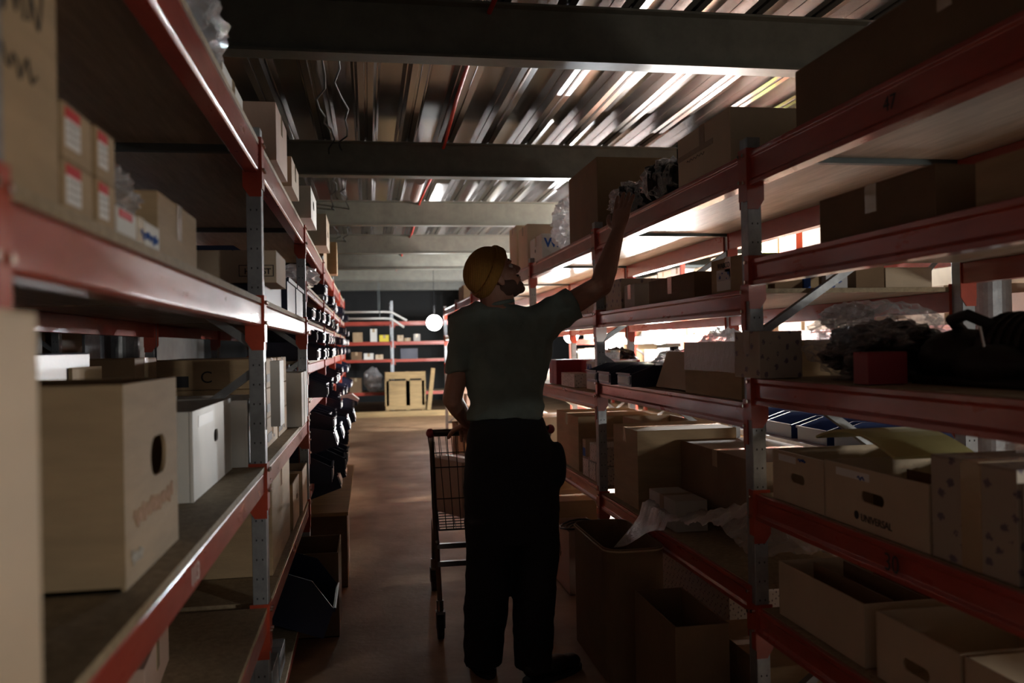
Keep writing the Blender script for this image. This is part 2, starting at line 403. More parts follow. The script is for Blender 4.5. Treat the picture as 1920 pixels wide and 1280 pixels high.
LF, RF = -.32, 1.20
LY = [-1.08, .775]+[2.73+PITCH*i for i in range(0, 7)]     # left upright positions (near faces)
RY = [0.70+PITCH*i for i in range(0, 9)]
ordn = ['first', 'second', 'third', 'fourth', 'fifth', 'sixth', 'seventh', 'eighth']
# left row
Lnear = [(2.02, .10), (1.53, .085), (1.01, .085), (.576, .085)]
Lfar = [(2.02, .10), (1.72, .05), (1.53, .08), (1.307, .075), (1.104, .085), (.905, .09), (.64, .085), (.20, .06)]
rack('red and grey shelving bay closest to the camera at the left edge', -1, LF, LY[0], LY[1], Lnear, 2.06)
rack('red shelving bay on the left holding the tall cartons and white magazine boxes', -1, LF, LY[1], LY[2], Lnear, 2.06)
rack('left shelving bay behind the first grey post, with stacked brown cartons', -1, LF, LY[2], LY[3], Lnear+[(.16, .06)], 2.06)
for k in range(3, 7):
    rack(['', '', '', 'left shelving bay where the dark parts bins begin', 'left shelving bay of dark bins, next one behind the first bin bay', 'left shelving bay of dark bins, second from the far end', 'farthest left shelving bay, at the end of the row of bins'][k],
         -1, LF, LY[k], LY[k+1], Lfar, 2.06, end=(k == 6))
# right row
Rnear = [(1.975, .11), (1.632, .085), (1.252, .085), (.885, .085), (.52, .085)]
R2 = [(1.975, .105), (1.54, .085), (1.172, .085), (.575, .085)]
R3 = [(1.975, .105), (1.54, .085), (1.10, .085), (.60, .09)]
rack('red shelving bay closest to the camera on the right, with five loaded shelves', 1, RF, RY[0], RY[1], Rnear, 2.02)
rack('right shelving bay the man reaches into, between the two nearest posts', 1, RF, RY[1], RY[2], R2, 2.02)
rack('right shelving bay right behind the man, with red filter boxes', 1, RF, RY[2], RY[3], R3, 2.02)
for k in range(3, 7):
    rack(['', '', '', 'right shelving bay seen beside the man\'s head', 'right shelving bay seen just left of the man\'s cap', 'right shelving bay second from the far end of the row', 'farthest right shelving bay beside the small bright lamp'][k],
         1, RF, RY[k], RY[k+1], R3, 2.02, end=(k == 6))
# row across the next aisle, seen through the right shelving
for k in range(0, 7):
    rack(['red shelving bay across the next aisle, nearest of its row'] [0] if k == 0 else f'red shelving bay across the next aisle, {ordn[k]} from the near end of its row',
         1, 3.55, 1.9+PITCH*k, 1.9+PITCH*(k+1), [(2.0, .10), (1.45, .09), (.90, .09), (.3, .09)], 2.3, end=(k == 6), red=True)
# row behind the left shelving
for k in range(0, 3):
    rack(['dark shelving bay behind the left row, nearest one', 'dark shelving bay behind the left row, middle one', 'dark shelving bay behind the left row, farthest one'][k],
         -1, -1.9, 2.0+PITCH*k, 2.0+PITCH*(k+1), [(1.9, .1), (1.25, .09), (.6, .09)], 2.1, end=(k == 2))
# row across the end of the aisle (fronts face the camera): built along X, then turned
def back_rack(label, x0, x1, end):
    t = rack(label, 1, 0, 0, x1-x0, [(1.92, .07), (1.50, .075), (1.13, .06), (.45, .07)], 2.35, end=end)
    t.rotation_euler = (0, 0, PI/2); t.location = (x1, 18.0, 0)     # local +Y -> world -X ; local +X -> world +Y
    return t
back_rack('blue grey shelving bay across the end of the aisle, beside the small bright lamp', .55, 2.35, False)
back_rack('blue grey shelving bay across the end of the aisle, behind the plywood crate', -1.25, .52, True)

# ------------------------------------------------------------------ shell
b = MB(); b.box(-4, 6, -2.5, 22, -.1, 0); struct(b.obj('floor', 'concrete'))
ZB = 2.67; ZD = 2.93
b = MB(); prof = []; x = -4.0; P = .305
while x < 6:
    prof += [(x, ZD), (x+.035, ZD), (x+.040, ZD+.012), (x+.052, ZD+.012), (x+.057, ZD), (x+.092, ZD), (x+.112, ZD+.05), (x+.118, ZD+.05), (x+.135, ZD+.10), (x+.265, ZD+.10), (x+.282, ZD+.05), (x+.288, ZD+.05)]; x += P
prof.append((x, ZD)); top = [(p[0], p[1]+.004) for p in prof]
yy = [-2.5, 22]
A = [[b.bm.verts.new((p[0], y, p[1])) for p in prof] for y in yy]; Bv = [[b.bm.verts.new((p[0], y, p[1])) for p in top] for y in yy]
for i in range(len(prof)-1):
    b.bm.faces.new((A[0][i], A[0][i+1], A[1][i+1], A[1][i])); b.bm.faces.new((Bv[0][i], Bv[1][i], Bv[1][i+1], Bv[0][i+1]))
ce = b.obj('ceiling', 'deck_metal'); struct(ce)
b = MB(); b.box(-4, 6, -2.5, 22, ZD+.11, ZD+.2); struct(b.obj('ceiling', 'wall_paint'))
for i, y in enumerate((1.22, 3.87, 6.56, 9.18, 11.9, 14.35, 17.0, 19.6)):
    b = MB(); b.prism([(y-.055, ZB), (y+.055, ZB), (y+.055, ZB+.012), (y+.004, ZB+.012), (y+.004, ZD-.012), (y+.055, ZD-.012), (y+.055, ZD-.001), (y-.055, ZD-.001), (y-.055, ZD-.012), (y-.004, ZD-.012), (y-.004, ZB+.012), (y-.055, ZB+.012)], 'x', -4, 6)
    struct(b.obj('ceiling_beam', 'beam_paint'))
b = MB(); b.box(-4.1, -4, -2.5, 22, 0, 3.2); struct(b.obj('wall_left', 'wall_paint'))
b = MB(); b.box(6, 6.1, -2.5, 22, 0, 3.2); struct(b.obj('wall_right', 'cream_panel'))
b = MB(); b.box(2.45, 3.52, 17.6, 17.64, 0, 2.6)  # pale slatted panel, added to catch lamp light and whiten the next aisle
for k in range(12): b.box(2.45, 3.52, 17.585, 17.6, .2*k+.02, .2*k+.16)
struct(b.obj('reflector_panel_1', 'cream_panel'))
b = MB(); b.box(-4.1, 6.1, 22, 22.1, 0, 3.2); struct(b.obj('wall_back', 'rubber'))


# ------------------------------------------------------------------ fittings on the ceiling and at the back
def column(label, x, y, r, m='galvanised'):
    t = thing('round_column', label, 'column', (x, y, 0)); b = MB(); b.tube([(0, 0, .02), (0, 0, ZB-.001)], r, 28); b.obj('shaft', m, t, smooth=False)
    b = MB(); b.box(-r-.04, r+.04, -r-.04, r+.04, 0, .02); b.obj('base_plate', 'steel_dark', t); return t
column('grey round steel column seen through the nearest right shelving bay', 2.78, 3.45, .085)
column('dark round column behind the left shelving, under the diagonal brace', -1.42, 5.2, .09)
b = MB(); pts = [(.58+.02*math.sin(i*.9), 1.5+i*.62, 2.90) for i in range(28)]; b.tube(pts, .012, 8); tag(b.obj('red_pipe', 'red_cable', smooth=True), 'thin red pipe running along the metal ceiling', 'pipe')
for k, (x0, ph) in enumerate(((-.21, 0), (-.10, 2))):
    b = MB(); pts = [(x0+.03*math.sin(i*.8+ph)+.02*math.sin(i*2.1+ph)-.012*i*.4, 4.0+i*.22, 2.88-.05*abs(math.sin(i*.35+ph))) for i in range(38)]
    b.tube(pts, .006, 6); tag(b.obj('loose_cable', 'black_plastic', smooth=True), ['loose wavy cable hanging under the ceiling, left one of two', 'loose wavy cable hanging under the ceiling, right one of two'][k], 'cable')
t = thing('ceiling_tube_lamp', 'unlit tube lamp hanging under the ceiling beside the red pipe', 'lamp', (.46, 7.75, 2.80))
b = MB(); b.tube([(0, -.45, 0), (0, .45, 0)], .045, 18); b.obj('tube', 'pipe_pink', t, smooth=False)
for yy in (-.3, .3):
    b = MB(); b.box(-.01, .01, yy-.01, yy+.01, .044, .132); b.obj('hanger', 'steel_dark', t)
for k, z in enumerate((2.08, 1.95)):
    t = thing('conduit_pipe', ['upper one of two pale bent pipes above the far shelving', 'lower one of two pale bent pipes above the far shelving'][k], 'pipe', (0, 17.0-.03*k, 0))
    b = MB(); b.tube([(-1.4, 0, z), (.32, 0, z), (.46, 0, z-.01), (.76-.06*k, 0, z-.18)], .022, 10); b.obj('pipe', 'pvc', t, smooth=True)
    for x in (-1.0, .2):
        b = MB(); b.box(x-.006+.03*k, x+.006+.03*k, -.004, .004, z, ZB); b.obj('hanger', 'steel_dark', t)
# lamps
def work_lamp(label, x, y, z, face, r=.10):
    t = thing('work_lamp', label, 'lamp', (x, y, 0))
    b = MB(); b.ell((0, 0, z), (r*.5, r*.5, r*.5)); b.obj('bulb', 'lamp_glow' if r > .15 else 'tube_glow', t, smooth=True)
    b = MB(); b.tube([(0, 0, z+r*.6), (0, 0, z+r*1.1)], .018, 12); bo = b.obj('socket', 'black_plastic', t)
    b = MB(); b.tube([(0, 0, z+r*1.1), (0, 0, ZB+.24)], .004, 6); b.obj('cord', 'black_plastic', t)
    if y < 7 or (y < 9 and z < 2):      # added cone, keeps the bulb's light off the near ceiling
        b = MB(); b.tube([(0, 0, z+.085), (0, 0, z+.13), (0, 0, z+.24)], [.32, .26, .05], 32, cap=False); b.obj('added_shade', 'cardboard_white', t, smooth=True)
    return t
work_lamp('bright bare bulb glaring through the right shelving between the two nearest posts', *LAMPS[0][:3], 0, r=.22)
work_lamp('bright bare bulb in the next aisle, hidden just behind the man\'s raised arm', *LAMPS[1][:3], 0, r=.22)
work_lamp('small bright lamp at the end of the aisle beside the man\'s shoulder', *LAMPS[2][:3], 0, r=.28)
work_lamp('added bulb outside the view, in the next aisle, lighting the near left shelves', *LAMPS[3][:3], 0, r=.10)
work_lamp('bare bulb hung close under the ceiling of the next aisle', *LAMPS[4][:3], 0, r=.10)
# kerb, crate, pallets, bags at the back
b = MB(); b.box(-1.9, 2.2, 17.05, 17.2, 0, .11); tag(b.obj('kerb_board', 'wood', bevel=.004), 'long pale board on the floor across the end of the aisle', 'board')
t = thing('plywood_crate', 'pale plywood crate panel with slats at the end of the aisle', 'crate', (.72, 17.45, 0))
b = MB(); b.box(-.38, .38, -.10, -.02, .12, .70); b.obj('plywood_panel', 'wood', t)
b = MB(); b.box(-.40, .40, -.13, -.10, .74, .88); b.obj('slat', 'wood', t); b = MB(); b.box(-.40, .40, -.13, -.10, .12, .2); b.obj('slat', 'wood', t)
for x in (-.37, .05, .37):
    b = MB(); b.box(x-.04, x+.04, -.1, .1, 0, .88 if x else .7); b.obj('batten', 'wood', t)
b = MB(); b.box(-.45, -.37, -.1, 0, 0, .9, Matrix.Translation((.86, -.1, 0)) @ Matrix.Rotation(.12, 4, 'Y')); b.obj('loose_batten', 'wood', t)
crumple('plastic_sack', 'grey plastic wrapped bundle on the far shelving left of the crate', 'sack', (.08, 18.2, .452), (.22, .24, .30), 'milky_film', 5, sub=3)
k = 0
for (x0, x1, z, h, m, lb) in ((-.32, -.12, 1.5, .2, 'cardboard', 'brown carton on the upper far shelf, left end'), (.04, .18, 1.5, .27, 'cardboard_white', 'white and blue box on the upper far shelf'),
        (.23, .43, 1.5, .14, 'paper_yellow', 'yellow box on the upper far shelf beside the post'), (.60, .73, 1.5, .13, 'cardboard_pale', 'pale carton on the upper far shelf right of the post'),
        (.75, .88, 1.5, .07, 'cardboard', 'low flat brown box on the upper far shelf'), (.94, 1.08, 1.5, .15, 'cardboard_grey', 'grey carton on the upper far shelf below the lamp'),
        (-.36, -.14, 1.13, .16, 'cardboard_dark', 'dark carton on the middle far shelf, left end'), (-.1, .1, 1.13, .13, 'cardboard_white', 'white box on the middle far shelf left of the post'),
        (.14, .3, 1.13, .1, 'cardboard_pale', 'low pale box on the middle far shelf left of the post'), (.66, 1.02, 1.13, .22, 'navy_plastic', 'dark crate on the middle far shelf right of the post'),
        (-.4, -.15, .45, .3, 'cardboard_dark', 'dark carton on the low far shelf, left end')):
    carton('B', x0, x1, 18.08, .4, z, h, m, lb, tape=None if m in ('navy_plastic',) else 'tape')
decal_t = None

# ------------------------------------------------------------------ left row, near
t = carton('L', .18, .768, -.272, .55, 1.012, .393, 'cardboard_pale', 'big pale carton filling the left edge below the upper shelf', top='closed')
t = carton('L', 1.36, 1.72, -.365, .42, 1.012, .31, 'cardboard', 'brown open carton with round hand hole and white handwriting', top='open')
bpy.data.objects.remove(t.children[0])
W, D, h = .18, .21, .31; b = MB(); th = .006
slot_panel(b, W, 0, h, -D, -D+th, .035, h*.58, .055, .034)
b.box(-W, W, D-th, D, 0, h); b.box(-W, -W+th, -D+th, D-th, 0, h); b.box(W-th, W, -D+th, D-th, 0, h); b.box(-W, W, -D+th, D-th, 0, th)
b.obj('box_body', 'cardboard', t)
scribble(t, 'cardboard_pink', -.13, .13, .10, .04, -D-.001, 10, .0016, seed=4); scribble(t, 'cardboard_grey', -.15, -.09, .04, .03, -D-.001, 4, .002, seed=5)
b = MB()
for k in range(3): b.ell((-W-.0005, -.08, .20-.035*k), (.0012, .006, .008), seg=10)
b.obj('printed_mark', 'ink', t)
b = MB(); b.box(-W-.03, W+.0, -D-.001, -D+.004, 0, .001); b.bm.free()
archive('L', 2.12, 2.69, -.415, .34, 1.012, .215, 'cardboard_white', 'white magazine box with a small hand hole, nearer of two on the left shelf', hole=(.03, .6, .032, .016), lab=True, back=1.0)
archive('L', 2.72, 3.08, -.372, .34, 1.012, .205, 'cardboard_white', 'white magazine box with a black slot, right beside the grey post on the left', hole=(.07, .55, .03, .012), lab=True)
# inner cartons behind them on the same shelf
t = carton('B', -1.05, -.93, 2.45, .30, 1.012, .315, 'cardboard', 'small brown carton with a red and white label, deep in the left shelf'); decal(t, 'paper', -.05, .0, .20, .30, -.15); decal(t, 'paper_red', .0, .03, .20, .30, -.15)
t = carton('B', -.92, -.79, 2.47, .26, 1.012, .32, 'cardboard', 'brown carton with a tall red and white label behind the white magazine boxes'); decal(t, 'paper', -.05, .0, .15, .29, -.13); decal(t, 'paper_red', .0, .03, .15, .29, -.13); scribble(t, 'ink', .035, .06, .2, .03, -.132, 3, .001)
carton('L', 2.86, 3.14, -.73, .37, 1.012, .34, 'cardboard_dark', 'dark brown carton behind the first grey post on the left')
k = 0
for y in (3.22, 3.62):
    for j in range(3):
        hh = .108
        t = carton('L', y, y+.36, -.37, .42, 1.012+j*(hh+.0015), hh, 'cardboard', f'flat brown logo carton, {["bottom", "middle", "top"][j]} of the {["nearer", "farther"][k]} stack by the grey post')
        text('C', .07, 'ink', t, (.02, -.2105, .02), name='logo'); decal(t, 'ink', -.17, -.03, .02, .05, -.21, 'printed_band')
        if k == 0:
            o = text('C', .06, 'ink', t, (-.1806, .02, .025), rot=(PI/2, 0, -PI/2), name='logo'); b = MB(); b.box(-.181, -.180, .06, .19, .01, .05); b.obj('printed_band', 'ink', t)
    k += 1
for i, y in enumerate((4.06, 4.24)):
    archive('L', y, y+.15, -.31, .34, 1.012, .25, 'cardboard_white', ['white upright file box at the end of the shelf, nearer one', 'white upright file box at the end of the shelf, farther one'][i], hole=None, lab=False)
b = MB(); b.box(-.318, -.298, 2.60, 2.77, 1.13, 1.335); 
b.bm.free()
b = MB(); b.box(0, .03, -.04, .09, 0, .21); o = b.obj('white_panel', 'cardboard_white'); o.location = (-.312, 2.86, 1.125); tag(o, 'bright white card strip hung on the first grey post', 'card'); 
# shelf 1.53 left near
t = carton('L', .55, 1.045, -.345, .42, 1.532, .36, 'cardboard', 'tall brown carton on the upper left shelf at the picture edge')
scribble(t, 'ink', .02, .2, .2, .06, -.2115, 6, .0012, seed=9); scribble(t, 'ink', .05, .18, .13, .03, -.2115, 4, .0012, seed=10)
for i, (a0, a1) in enumerate(((1.06, 1.165), (1.175, 1.255))):
    for j in range(2):
        hh = [.062, .068][0] if j == 0 else .066
        hh = .066
        t = carton('L', a0, a1, -.345+.003*i, .20, 1.532+j*(hh+.001), hh, 'cardboard', f'small carton with red and white label, {["lower", "upper"][j]} of the {["left", "right"][i]} pair beside the tall carton', tape=None)
        w2 = (a1-a0)/2; decal(t, 'paper', -w2*.85, w2*.1, .015, .048, -.10); decal(t, 'paper_red', -w2*.85, w2*.1, .048, .061, -.10, 'red_label'); [decal(t, 'cardboard_grey', -w2*.75, -w2*.05, .022+.009*q, .025+.009*q, -.1012, 'printed_line') for q in range(3)]
t = carton('L', 1.33, 1.585, -.36, .22, 1.532, .055, 'cardboard_white', 'low white box with blue handwriting under a plastic bag'); scribble(t, 'ink_blue', 0, .11, .03, .02, -.1115, 5, .0012, seed=3); decal(t, 'paper_red', -.12, -.05, .04, .052, -.11, 'red_label')
t = thing('bagged_parts', 'clear plastic bag with ochre parts lying on the low white box', 'bag', (-.46, 1.50, 1.5885))
o = crumple('plastic_bag', None, None, (0, 0, 0), (.09, .17, .058), 'draped_film', 3, parent=t); 
o = crumple('ochre_parts', None, None, (0, -.03, .004), (.06, .10, .03), 'wood', 8, parent=t, sub=3)
carton('L', 1.62, 1.97, -.37, .36, 1.532, .13, 'cardboard', 'brown carton with a glossy taped corner right of the plastic bag', tape='tape_clear')
carton('B', -.60, -.34, 2.86, .30, 1.532, .055, 'navy_plastic', 'low dark tray under the pale carton with the boxed logo', name='tray', tape=None)
t = carton('B', -.56, -.29, 2.85, .32, 1.588, .105, 'cardboard_pale', 'pale carton printed with a boxed logo right behind the first grey post', tape=None)
text('HORST', .026, 'ink', t, (.035, -.1615, .028), bold=.0006, name='logo')
b = MB()
for q in ((.02, .125, .055, .057), (.02, .125, .020, .022), (.018, .02, .02, .057), (.125, .127, .02, .057)): b.box(q[0], q[1], -.162, -.16, q[2], q[3])
b.obj('logo_frame', 'ink', t)
# top of left row
crumple('wrapped_parcel', 'clear wrapped parcel sticking out over the top left beam', 'parcel', (-.42, 1.98, 2.022), (.13, .25, .10), 'bubble_wrap', 12)
tops = [(2.30, 2.66, -.36, .10, 'cardboard_white', 'low white box on top of the left row before the first post'),
        (3.02, 3.42, -.30, .20, 'cardboard_pink', 'pinkish carton on top of the left row just behind the first post'),
        (3.50, 3.86, -.29, .12, 'cardboard_pale', 'pale low box on top of the left row, second behind the post'),
        (6.75, 7.25, -.33, .30, 'cardboard', 'tan tall carton on top of the left row, farther along')]
for (a0, a1, fx, h, m, lb) in tops: carton('L', a0, a1, fx, .45, 2.022, h, m, lb)
archive('L', 4.34, 4.80, -.27, .4, 2.022, .16, 'cardboard_white', 'white box with a black hand hole jutting out over the top left beam, nearer one', hole=(0, .6, .05, .022), lab=False)
archive('L', 5.5, 5.95, -.25, .4, 2.022, .20, 'cardboard_pale', 'cream box with a black hand hole jutting out over the top left beam, farther one', hole=(0, .5, .05, .022), lab=False)
t = carton('L', 7.6, 7.8, -.26, .40, 2.022, .28, 'cardboard', 'upright tan panel carton at the far end of the left row top')
crumple('plastic_bag', 'white crinkled plastic bag under the top left beam where the bins begin', 'bag', (-.40, 5.0, 1.722), (.14, .26, .075), 'milky_film', 21)
# big dark bins on shelf 1.53 of the bay behind the post
def bin_proto(w_, d_, h_, m='navy_plastic', card=True):
    t = bpy.data.objects.new('parts_bin', None); COL.objects.link(t); t.empty_display_size = .05
    W, D = w_/2, d_/2; th = .004; b = MB()
    b.box(-W, W, -D, D, 0, th); b.box(-W, W, D-th, D, th, h_)
    b.box(-W, W, -D, -D+th, th, h_*.62)
    for s_ in (-1, 1):
        x0, x1 = sorted((s_*W, s_*(W-th))); b.prism([(-D+th, th), (D-th, th), (D-th, h_), (-D+d_*.3, h_), (-D+th, h_*.62)], 'x', x0, x1)
    b.box(-W-.004, W+.004, -D-.008, -D, h_*.56, h_*.64)       # lip
    b.obj('bin_body', m, t)
    if card:
        b = MB(); b.box(-W*.86, W*.86, -D-.006, -D-.0005, h_*.12, h_*.5); c = b.obj('card_holder', 'galvanised', t)
        b = MB(); b.box(-W*.74, W*.74, -D-.0075, -D-.006, h_*.17, h_*.45); b.obj('label_card', 'paper', c)
    return t
def put_bin(p, used, side, a, front, depth, z, label, group=None, turn=0, tilt=0):
    o = p if not used.get(p.name) else copy_tree(p); used[p.name] = True
    loc, rz = place(side, a, a, front, depth, z, turn); o.location = loc; o.rotation_euler = (tilt, 0, rz)
    tag(o, label, 'bin', group); return o
U = {}
pb = bin_proto(.40, .42, .22, card=False)
put_bin(pb, U, 'L', 3.42, -.35, .42, 1.532, 'large dark navy bin on the upper left shelf just behind the first post')
put_bin(pb, U, 'L', 3.86, -.33, .42, 1.532, 'large dark navy bin on the upper left shelf, second behind the first post')
put_bin(pb, U, 'L', 4.31, -.33, .42, 1.532, 'large dark navy bin on the upper left shelf beside the second post')
for k, y in enumerate((1.15, 1.95)):
    t = carton('L', y, y+.7, -.80, .25, 1.012, .36, 'navy_plastic', ['long dark navy crate at the back of the left shelf, nearer one', 'long dark navy crate at the back of the left shelf, farther one'][k], name='storage_crate', tape=None)
# cartons on shelf .576, left
carton('L', 1.90, 2.30, -.50, .40, .578, .12, 'cardboard_pink', 'low pinkish carton on the lowest left shelf at the picture bottom', turn=.1)
carton('L', 3.10, 3.78, -.345, .5, .578, .335, 'cardboard', 'tall brown carton on the low left shelf behind the first post')
archive('L', 3.86, 4.20, -.34, .4, .578, .20, 'cardboard', 'open brown magazine box with a slot, low on the left shelf', hole=(.05, .55, .035, .014), lab=False)
archive('L', 4.27, 4.58, -.33, .4, .578, .20, 'cardboard_pale', 'paler brown magazine box beside the second left post', hole=None, lab=False)
carton('L', 2.0, 2.7, -.62, .4, .578, .28, 'cardboard_dark', 'large dark carton deep in the low left shelf before the first post')
t = carton('L', 3.0, 3.18, -.34, .2, .162, .12, 'galvanised', 'dull metal tin on the bottom left shelf at the picture bottom', name='metal_tin', tape=None)
t = carton('L', 3.22, 3.42, -.34, .2, .162, .09, 'galvanised', 'low metal tin on the bottom left shelf behind another tin', name='metal_tin', tape=None)
put_bin(pb, U, 'L', 3.95, -.20, .42, .20, 'dark bin tipped forward out of the bottom left shelf', tilt=.35)
# floor cartons poking out below the bins
carton('L', 4.15, 4.55, -.16, .35, .001, .40, 'cardboard_dark', 'open brown carton on the floor poking out under the left bins', top='open')
carton('L', 5.0, 5.5, -.14, .3, .001, .42, 'cardboard_dark', 'second open carton on the floor farther along under the left bins', top='open')
b = MB(); b.box(-.40, -.13, 4.9, 6.9, .43, .45); tag(b.obj('loose_board', 'wood'), 'loose board resting on cartons low on the left', 'board')
# ------------------------------------------------------------------ rows of parts bins
ps = bin_proto(.17, .34, .10); pt = bin_proto(.24, .36, .14)
bay = {3: 'first bin bay', 4: 'second bin bay', 5: 'third bin bay', 6: 'last bin bay'}
rows = [(1.722, ps, 1, 'just under the top shelf', 0), (1.532, ps, 1, 'at the height of the bright beam', .0), (1.309, ps, 2, 'at eye height', 0), (1.106, ps, 1, 'at chest height', .02), (.907, ps, 1, 'at waist height', .04), (.642, pt, 1, 'at knee height', .10)]
rr = random.Random(3)
for bi in range(3, 7):
    for (z, p, st, where, out) in rows:
        pitch = .30 if p is ps else .36
        n = int((PITCH-.15)/pitch)
        for s_ in range(st):
            for j in range(n):
                if rr.random() < .12 and s_ == st-1: continue
                if z > 1.7 and bi == 3 and j < 3: continue
                yy = LY[bi]+.10+pitch*(j+.5)
                fx = LF+.025+out+rr.uniform(-.02, .05)
                put_bin(p, U, 'L', yy, fx, .34 if p is ps else .36, z+s_*.1015+.0005, f'dark parts bin with white label, {where}, {"upper layer, " if s_ else ""}{bay[bi]}',
                        group=f'parts bins {where} in the {bay[bi]}'+(', upper layer' if s_ else ''), turn=rr.uniform(-.05, .05))
for j, (y, fx, z, tl) in enumerate(((4.95, -.17, .80, .5), (5.35, -.15, .80, .45), (5.9, -.12, .80, .5), (6.6, -.10, .80, .4), (5.2, -.16, .52, .55), (5.8, -.15, .5, .5))):
    put_bin(pt, U, 'L', y, fx, .36, z-.02, ['dark bin tipped forward beyond the shelf edge, nearest upper one', 'dark bin tipped forward beyond the shelf edge, second upper one', 'dark bin tipped forward beyond the shelf edge, third upper one', 'dark bin tipped forward beyond the shelf edge, farthest upper one', 'dark bin tipped forward low over the loose board, nearer one', 'dark bin tipped forward low over the loose board, farther one'][j], tilt=-tl*.6)
b = MB(); 
b.prism([(0, 0), (.10, .02), (.16, -.03), (.15, -.045), (.06, -.01), (0, -.012)], 'y', 0, .2); o = b.obj('paper_sheet', 'paper'); o.location = (-.25, 7.6, .95); tag(o, 'white crumpled sheet sticking out of the far left bins', 'paper')

# ------------------------------------------------------------------ right row
def P(*a, **k): return carton('R', *a, **k)
P(1.00, 2.30, 1.235, .55, 1.977, .17, 'cardboard_dark', 'long dark carton on top of the nearest right bay')
crumple('plastic_scrap', 'twist of clear film standing on the long dark carton', 'film', (1.36, 2.10, 2.148), (.03, .05, .045), 'clear_film', 33, sub=3)
t = P(2.71, 3.20, 1.215, .45, 1.977, .185, 'cardboard_pale', 'brown carton with a strip of tape on top of the right row beside the post', tape='tape_clear')
b = MB(); b.box(-.246, .10, -.2262, -.225, .095, .115); b.obj('packing_tape', 'tape_clear', t); scribble(t, 'ink', -.15, .02, .08, .012, -.2262, 5, .001, seed=6)
# motors wrapped in bubble wrap
def motor(label, loc, rz, s=1.0, wrap='draped_film'):
    t = thing('wrapped_motor', label, 'motor', loc, rz)
    b = MB(); z = .075*s
    b.tube([(0, -.15*s, z), (0, -.13*s, z), (0, .12*s, z)], [.05*s, .068*s, .068*s], 24)
    for k in range(12): b.tube([(0, (-.11+.019*k)*s, z), (0, (-.104+.019*k)*s, z)], .073*s, 24)
    b.obj('motor_body', 'rust_black', t)
    b = MB(); b.box(-.03*s, .03*s, -.04*s, .02*s, z+.06*s, z+.11*s); b.tube([(0, -.01*s, z+.1*s), (0, 0, z+.145*s)], .014*s, 10); b.obj('terminal_box', 'black_plastic', t)
    crumple('wrapping', None, None, (0, .06*s, 0), (.085*s, .11*s, .095*s), wrap, 14, parent=t)
    return t
motor('black motor half wrapped in bubble wrap next to the taped carton on top', (1.36, 3.50, 1.977), .9, 1.2)
motor('black motor wrapped in clear film right behind the man\'s fingers', (1.38, 4.05, 1.977), 1.3, 1.2)
t = P(4.45, 5.10, 1.23, .5, 1.977, .40, 'cardboard_dark', 'big dark open carton on top of the right row left of the man\'s hand', top='open')
crumple('bubble_wrap_roll', 'tall bubble wrapped bundle on top of the right row beside the big carton', 'bundle', (1.41, 5.5, 1.977), (.21, .33, .23), 'milky_film', 17, sub=5)
t = P(5.98, 6.42, 1.235, .4, 1.977, .19, 'cardboard_white', 'white box with blue letters on top of the right row above the man\'s nose'); text('WA', .09, 'ink_blue', t, (-.222-.0006, .16, .09), rot=(PI/2, 0, -PI/2), bold=.003, name='logo')
o = text('WA', .09, 'ink_blue', t, (.2206, -.18, .095), rot=(PI/2, 0, PI/2), bold=.003, name='logo')
b = MB(); b.ell((-.02, -.2005, .09), (.02, .0012, .014)); b.obj('hand_hole', 'ink', t)
P(6.55, 6.95, 1.24, .42, 1.977, .34, 'cardboard_pale', 'tall cream carton on top of the right row behind the white box')
P(7.05, 7.4, 1.24, .42, 1.977, .40, 'cardboard_pale', 'tallest cream carton on top of the right row above the man\'s cap')
P(9.3, 9.8, 1.25, .4, 1.977, .16, 'cardboard', 'tan carton on top of the far right row left of the man\'s cap')
P(11.2, 11.8, 1.25, .4, 1.977, .20, 'cardboard_dark', 'dark carton on top of the far right row above the lamp')
crumple('paper_roll', 'pale soft bag on top of the far right row touching the cap outline', 'bag', (1.40, 8.7, 1.977), (.12, .22, .16), 'milky_film', 19)
# shelf 1.632, near bay
P(1.70, 2.19, 1.24, .45, 1.634, .12, 'cardboard_dark', 'dark red-brown carton on the second shelf of the nearest right bay')
P(1.05, 1.60, 1.26, .5, 1.634, .10, 'cardboard', 'flat brown carton on the second shelf at the right picture edge')
# shelf 1.54, second bay
t = P(4.47, 4.92, 1.235, .35, 1.542, .17, 'pattern_brown', 'grey carton with slanted print behind the man\'s elbow', tape=None)
t = P(4.08, 4.36, 1.24, .30, 1.542, .15, 'pattern_brown', 'tall grey carton with slanted print right of the man\'s elbow', tape=None)
P(3.9, 4.06, 1.25, .28, 1.542, .11, 'cardboard_grey', 'narrow grey carton between the printed box and the plain box')
P(3.12, 3.66, 1.24, .40, 1.542, .10, 'cardboard_dark', 'plain dark carton in the middle of the shelf under the wooden board')
t = P(2.70, 3.0, 1.26, .34, 1.542, .125, 'cardboard', 'brown carton with a pale label left of the nearest right post'); decal(t, 'paper', -.10, .02, .01, .085, -.17); text('WABCO', .028, 'ink', t, (-.09, -.1715, .09), name='printed_text'); decal(t, 'pattern_blue', -.09, .01, .045, .075, -.1712, 'printed_logo')
# items of the same shelf whose ends show beyond the near post
for (x0, x1, h, m, lb) in ((1.345, 1.445, .085, 'cardboard_dark', 'dark carton on the shelf just past the near right post'), (1.45, 1.475, .09, 'paper_blue', 'thin blue sleeve between cartons past the near right post'),
        (1.53, 1.61, .085, 'pattern_blue', 'white box with blue stripes past the near right post'), (1.635, 1.74, .08, 'cardboard_dark', 'dark carton right of the blue striped box'), (1.745, 1.92, .07, 'cardboard_pale', 'cream carton beside the diagonal brace')):
    carton('B', x0, x1, 2.66 if x0 > 1.6 else 2.67, .02+.0 if 0 else .03 if x0 < 1.6 else .2, 1.542, h, m, lb, tape=None)
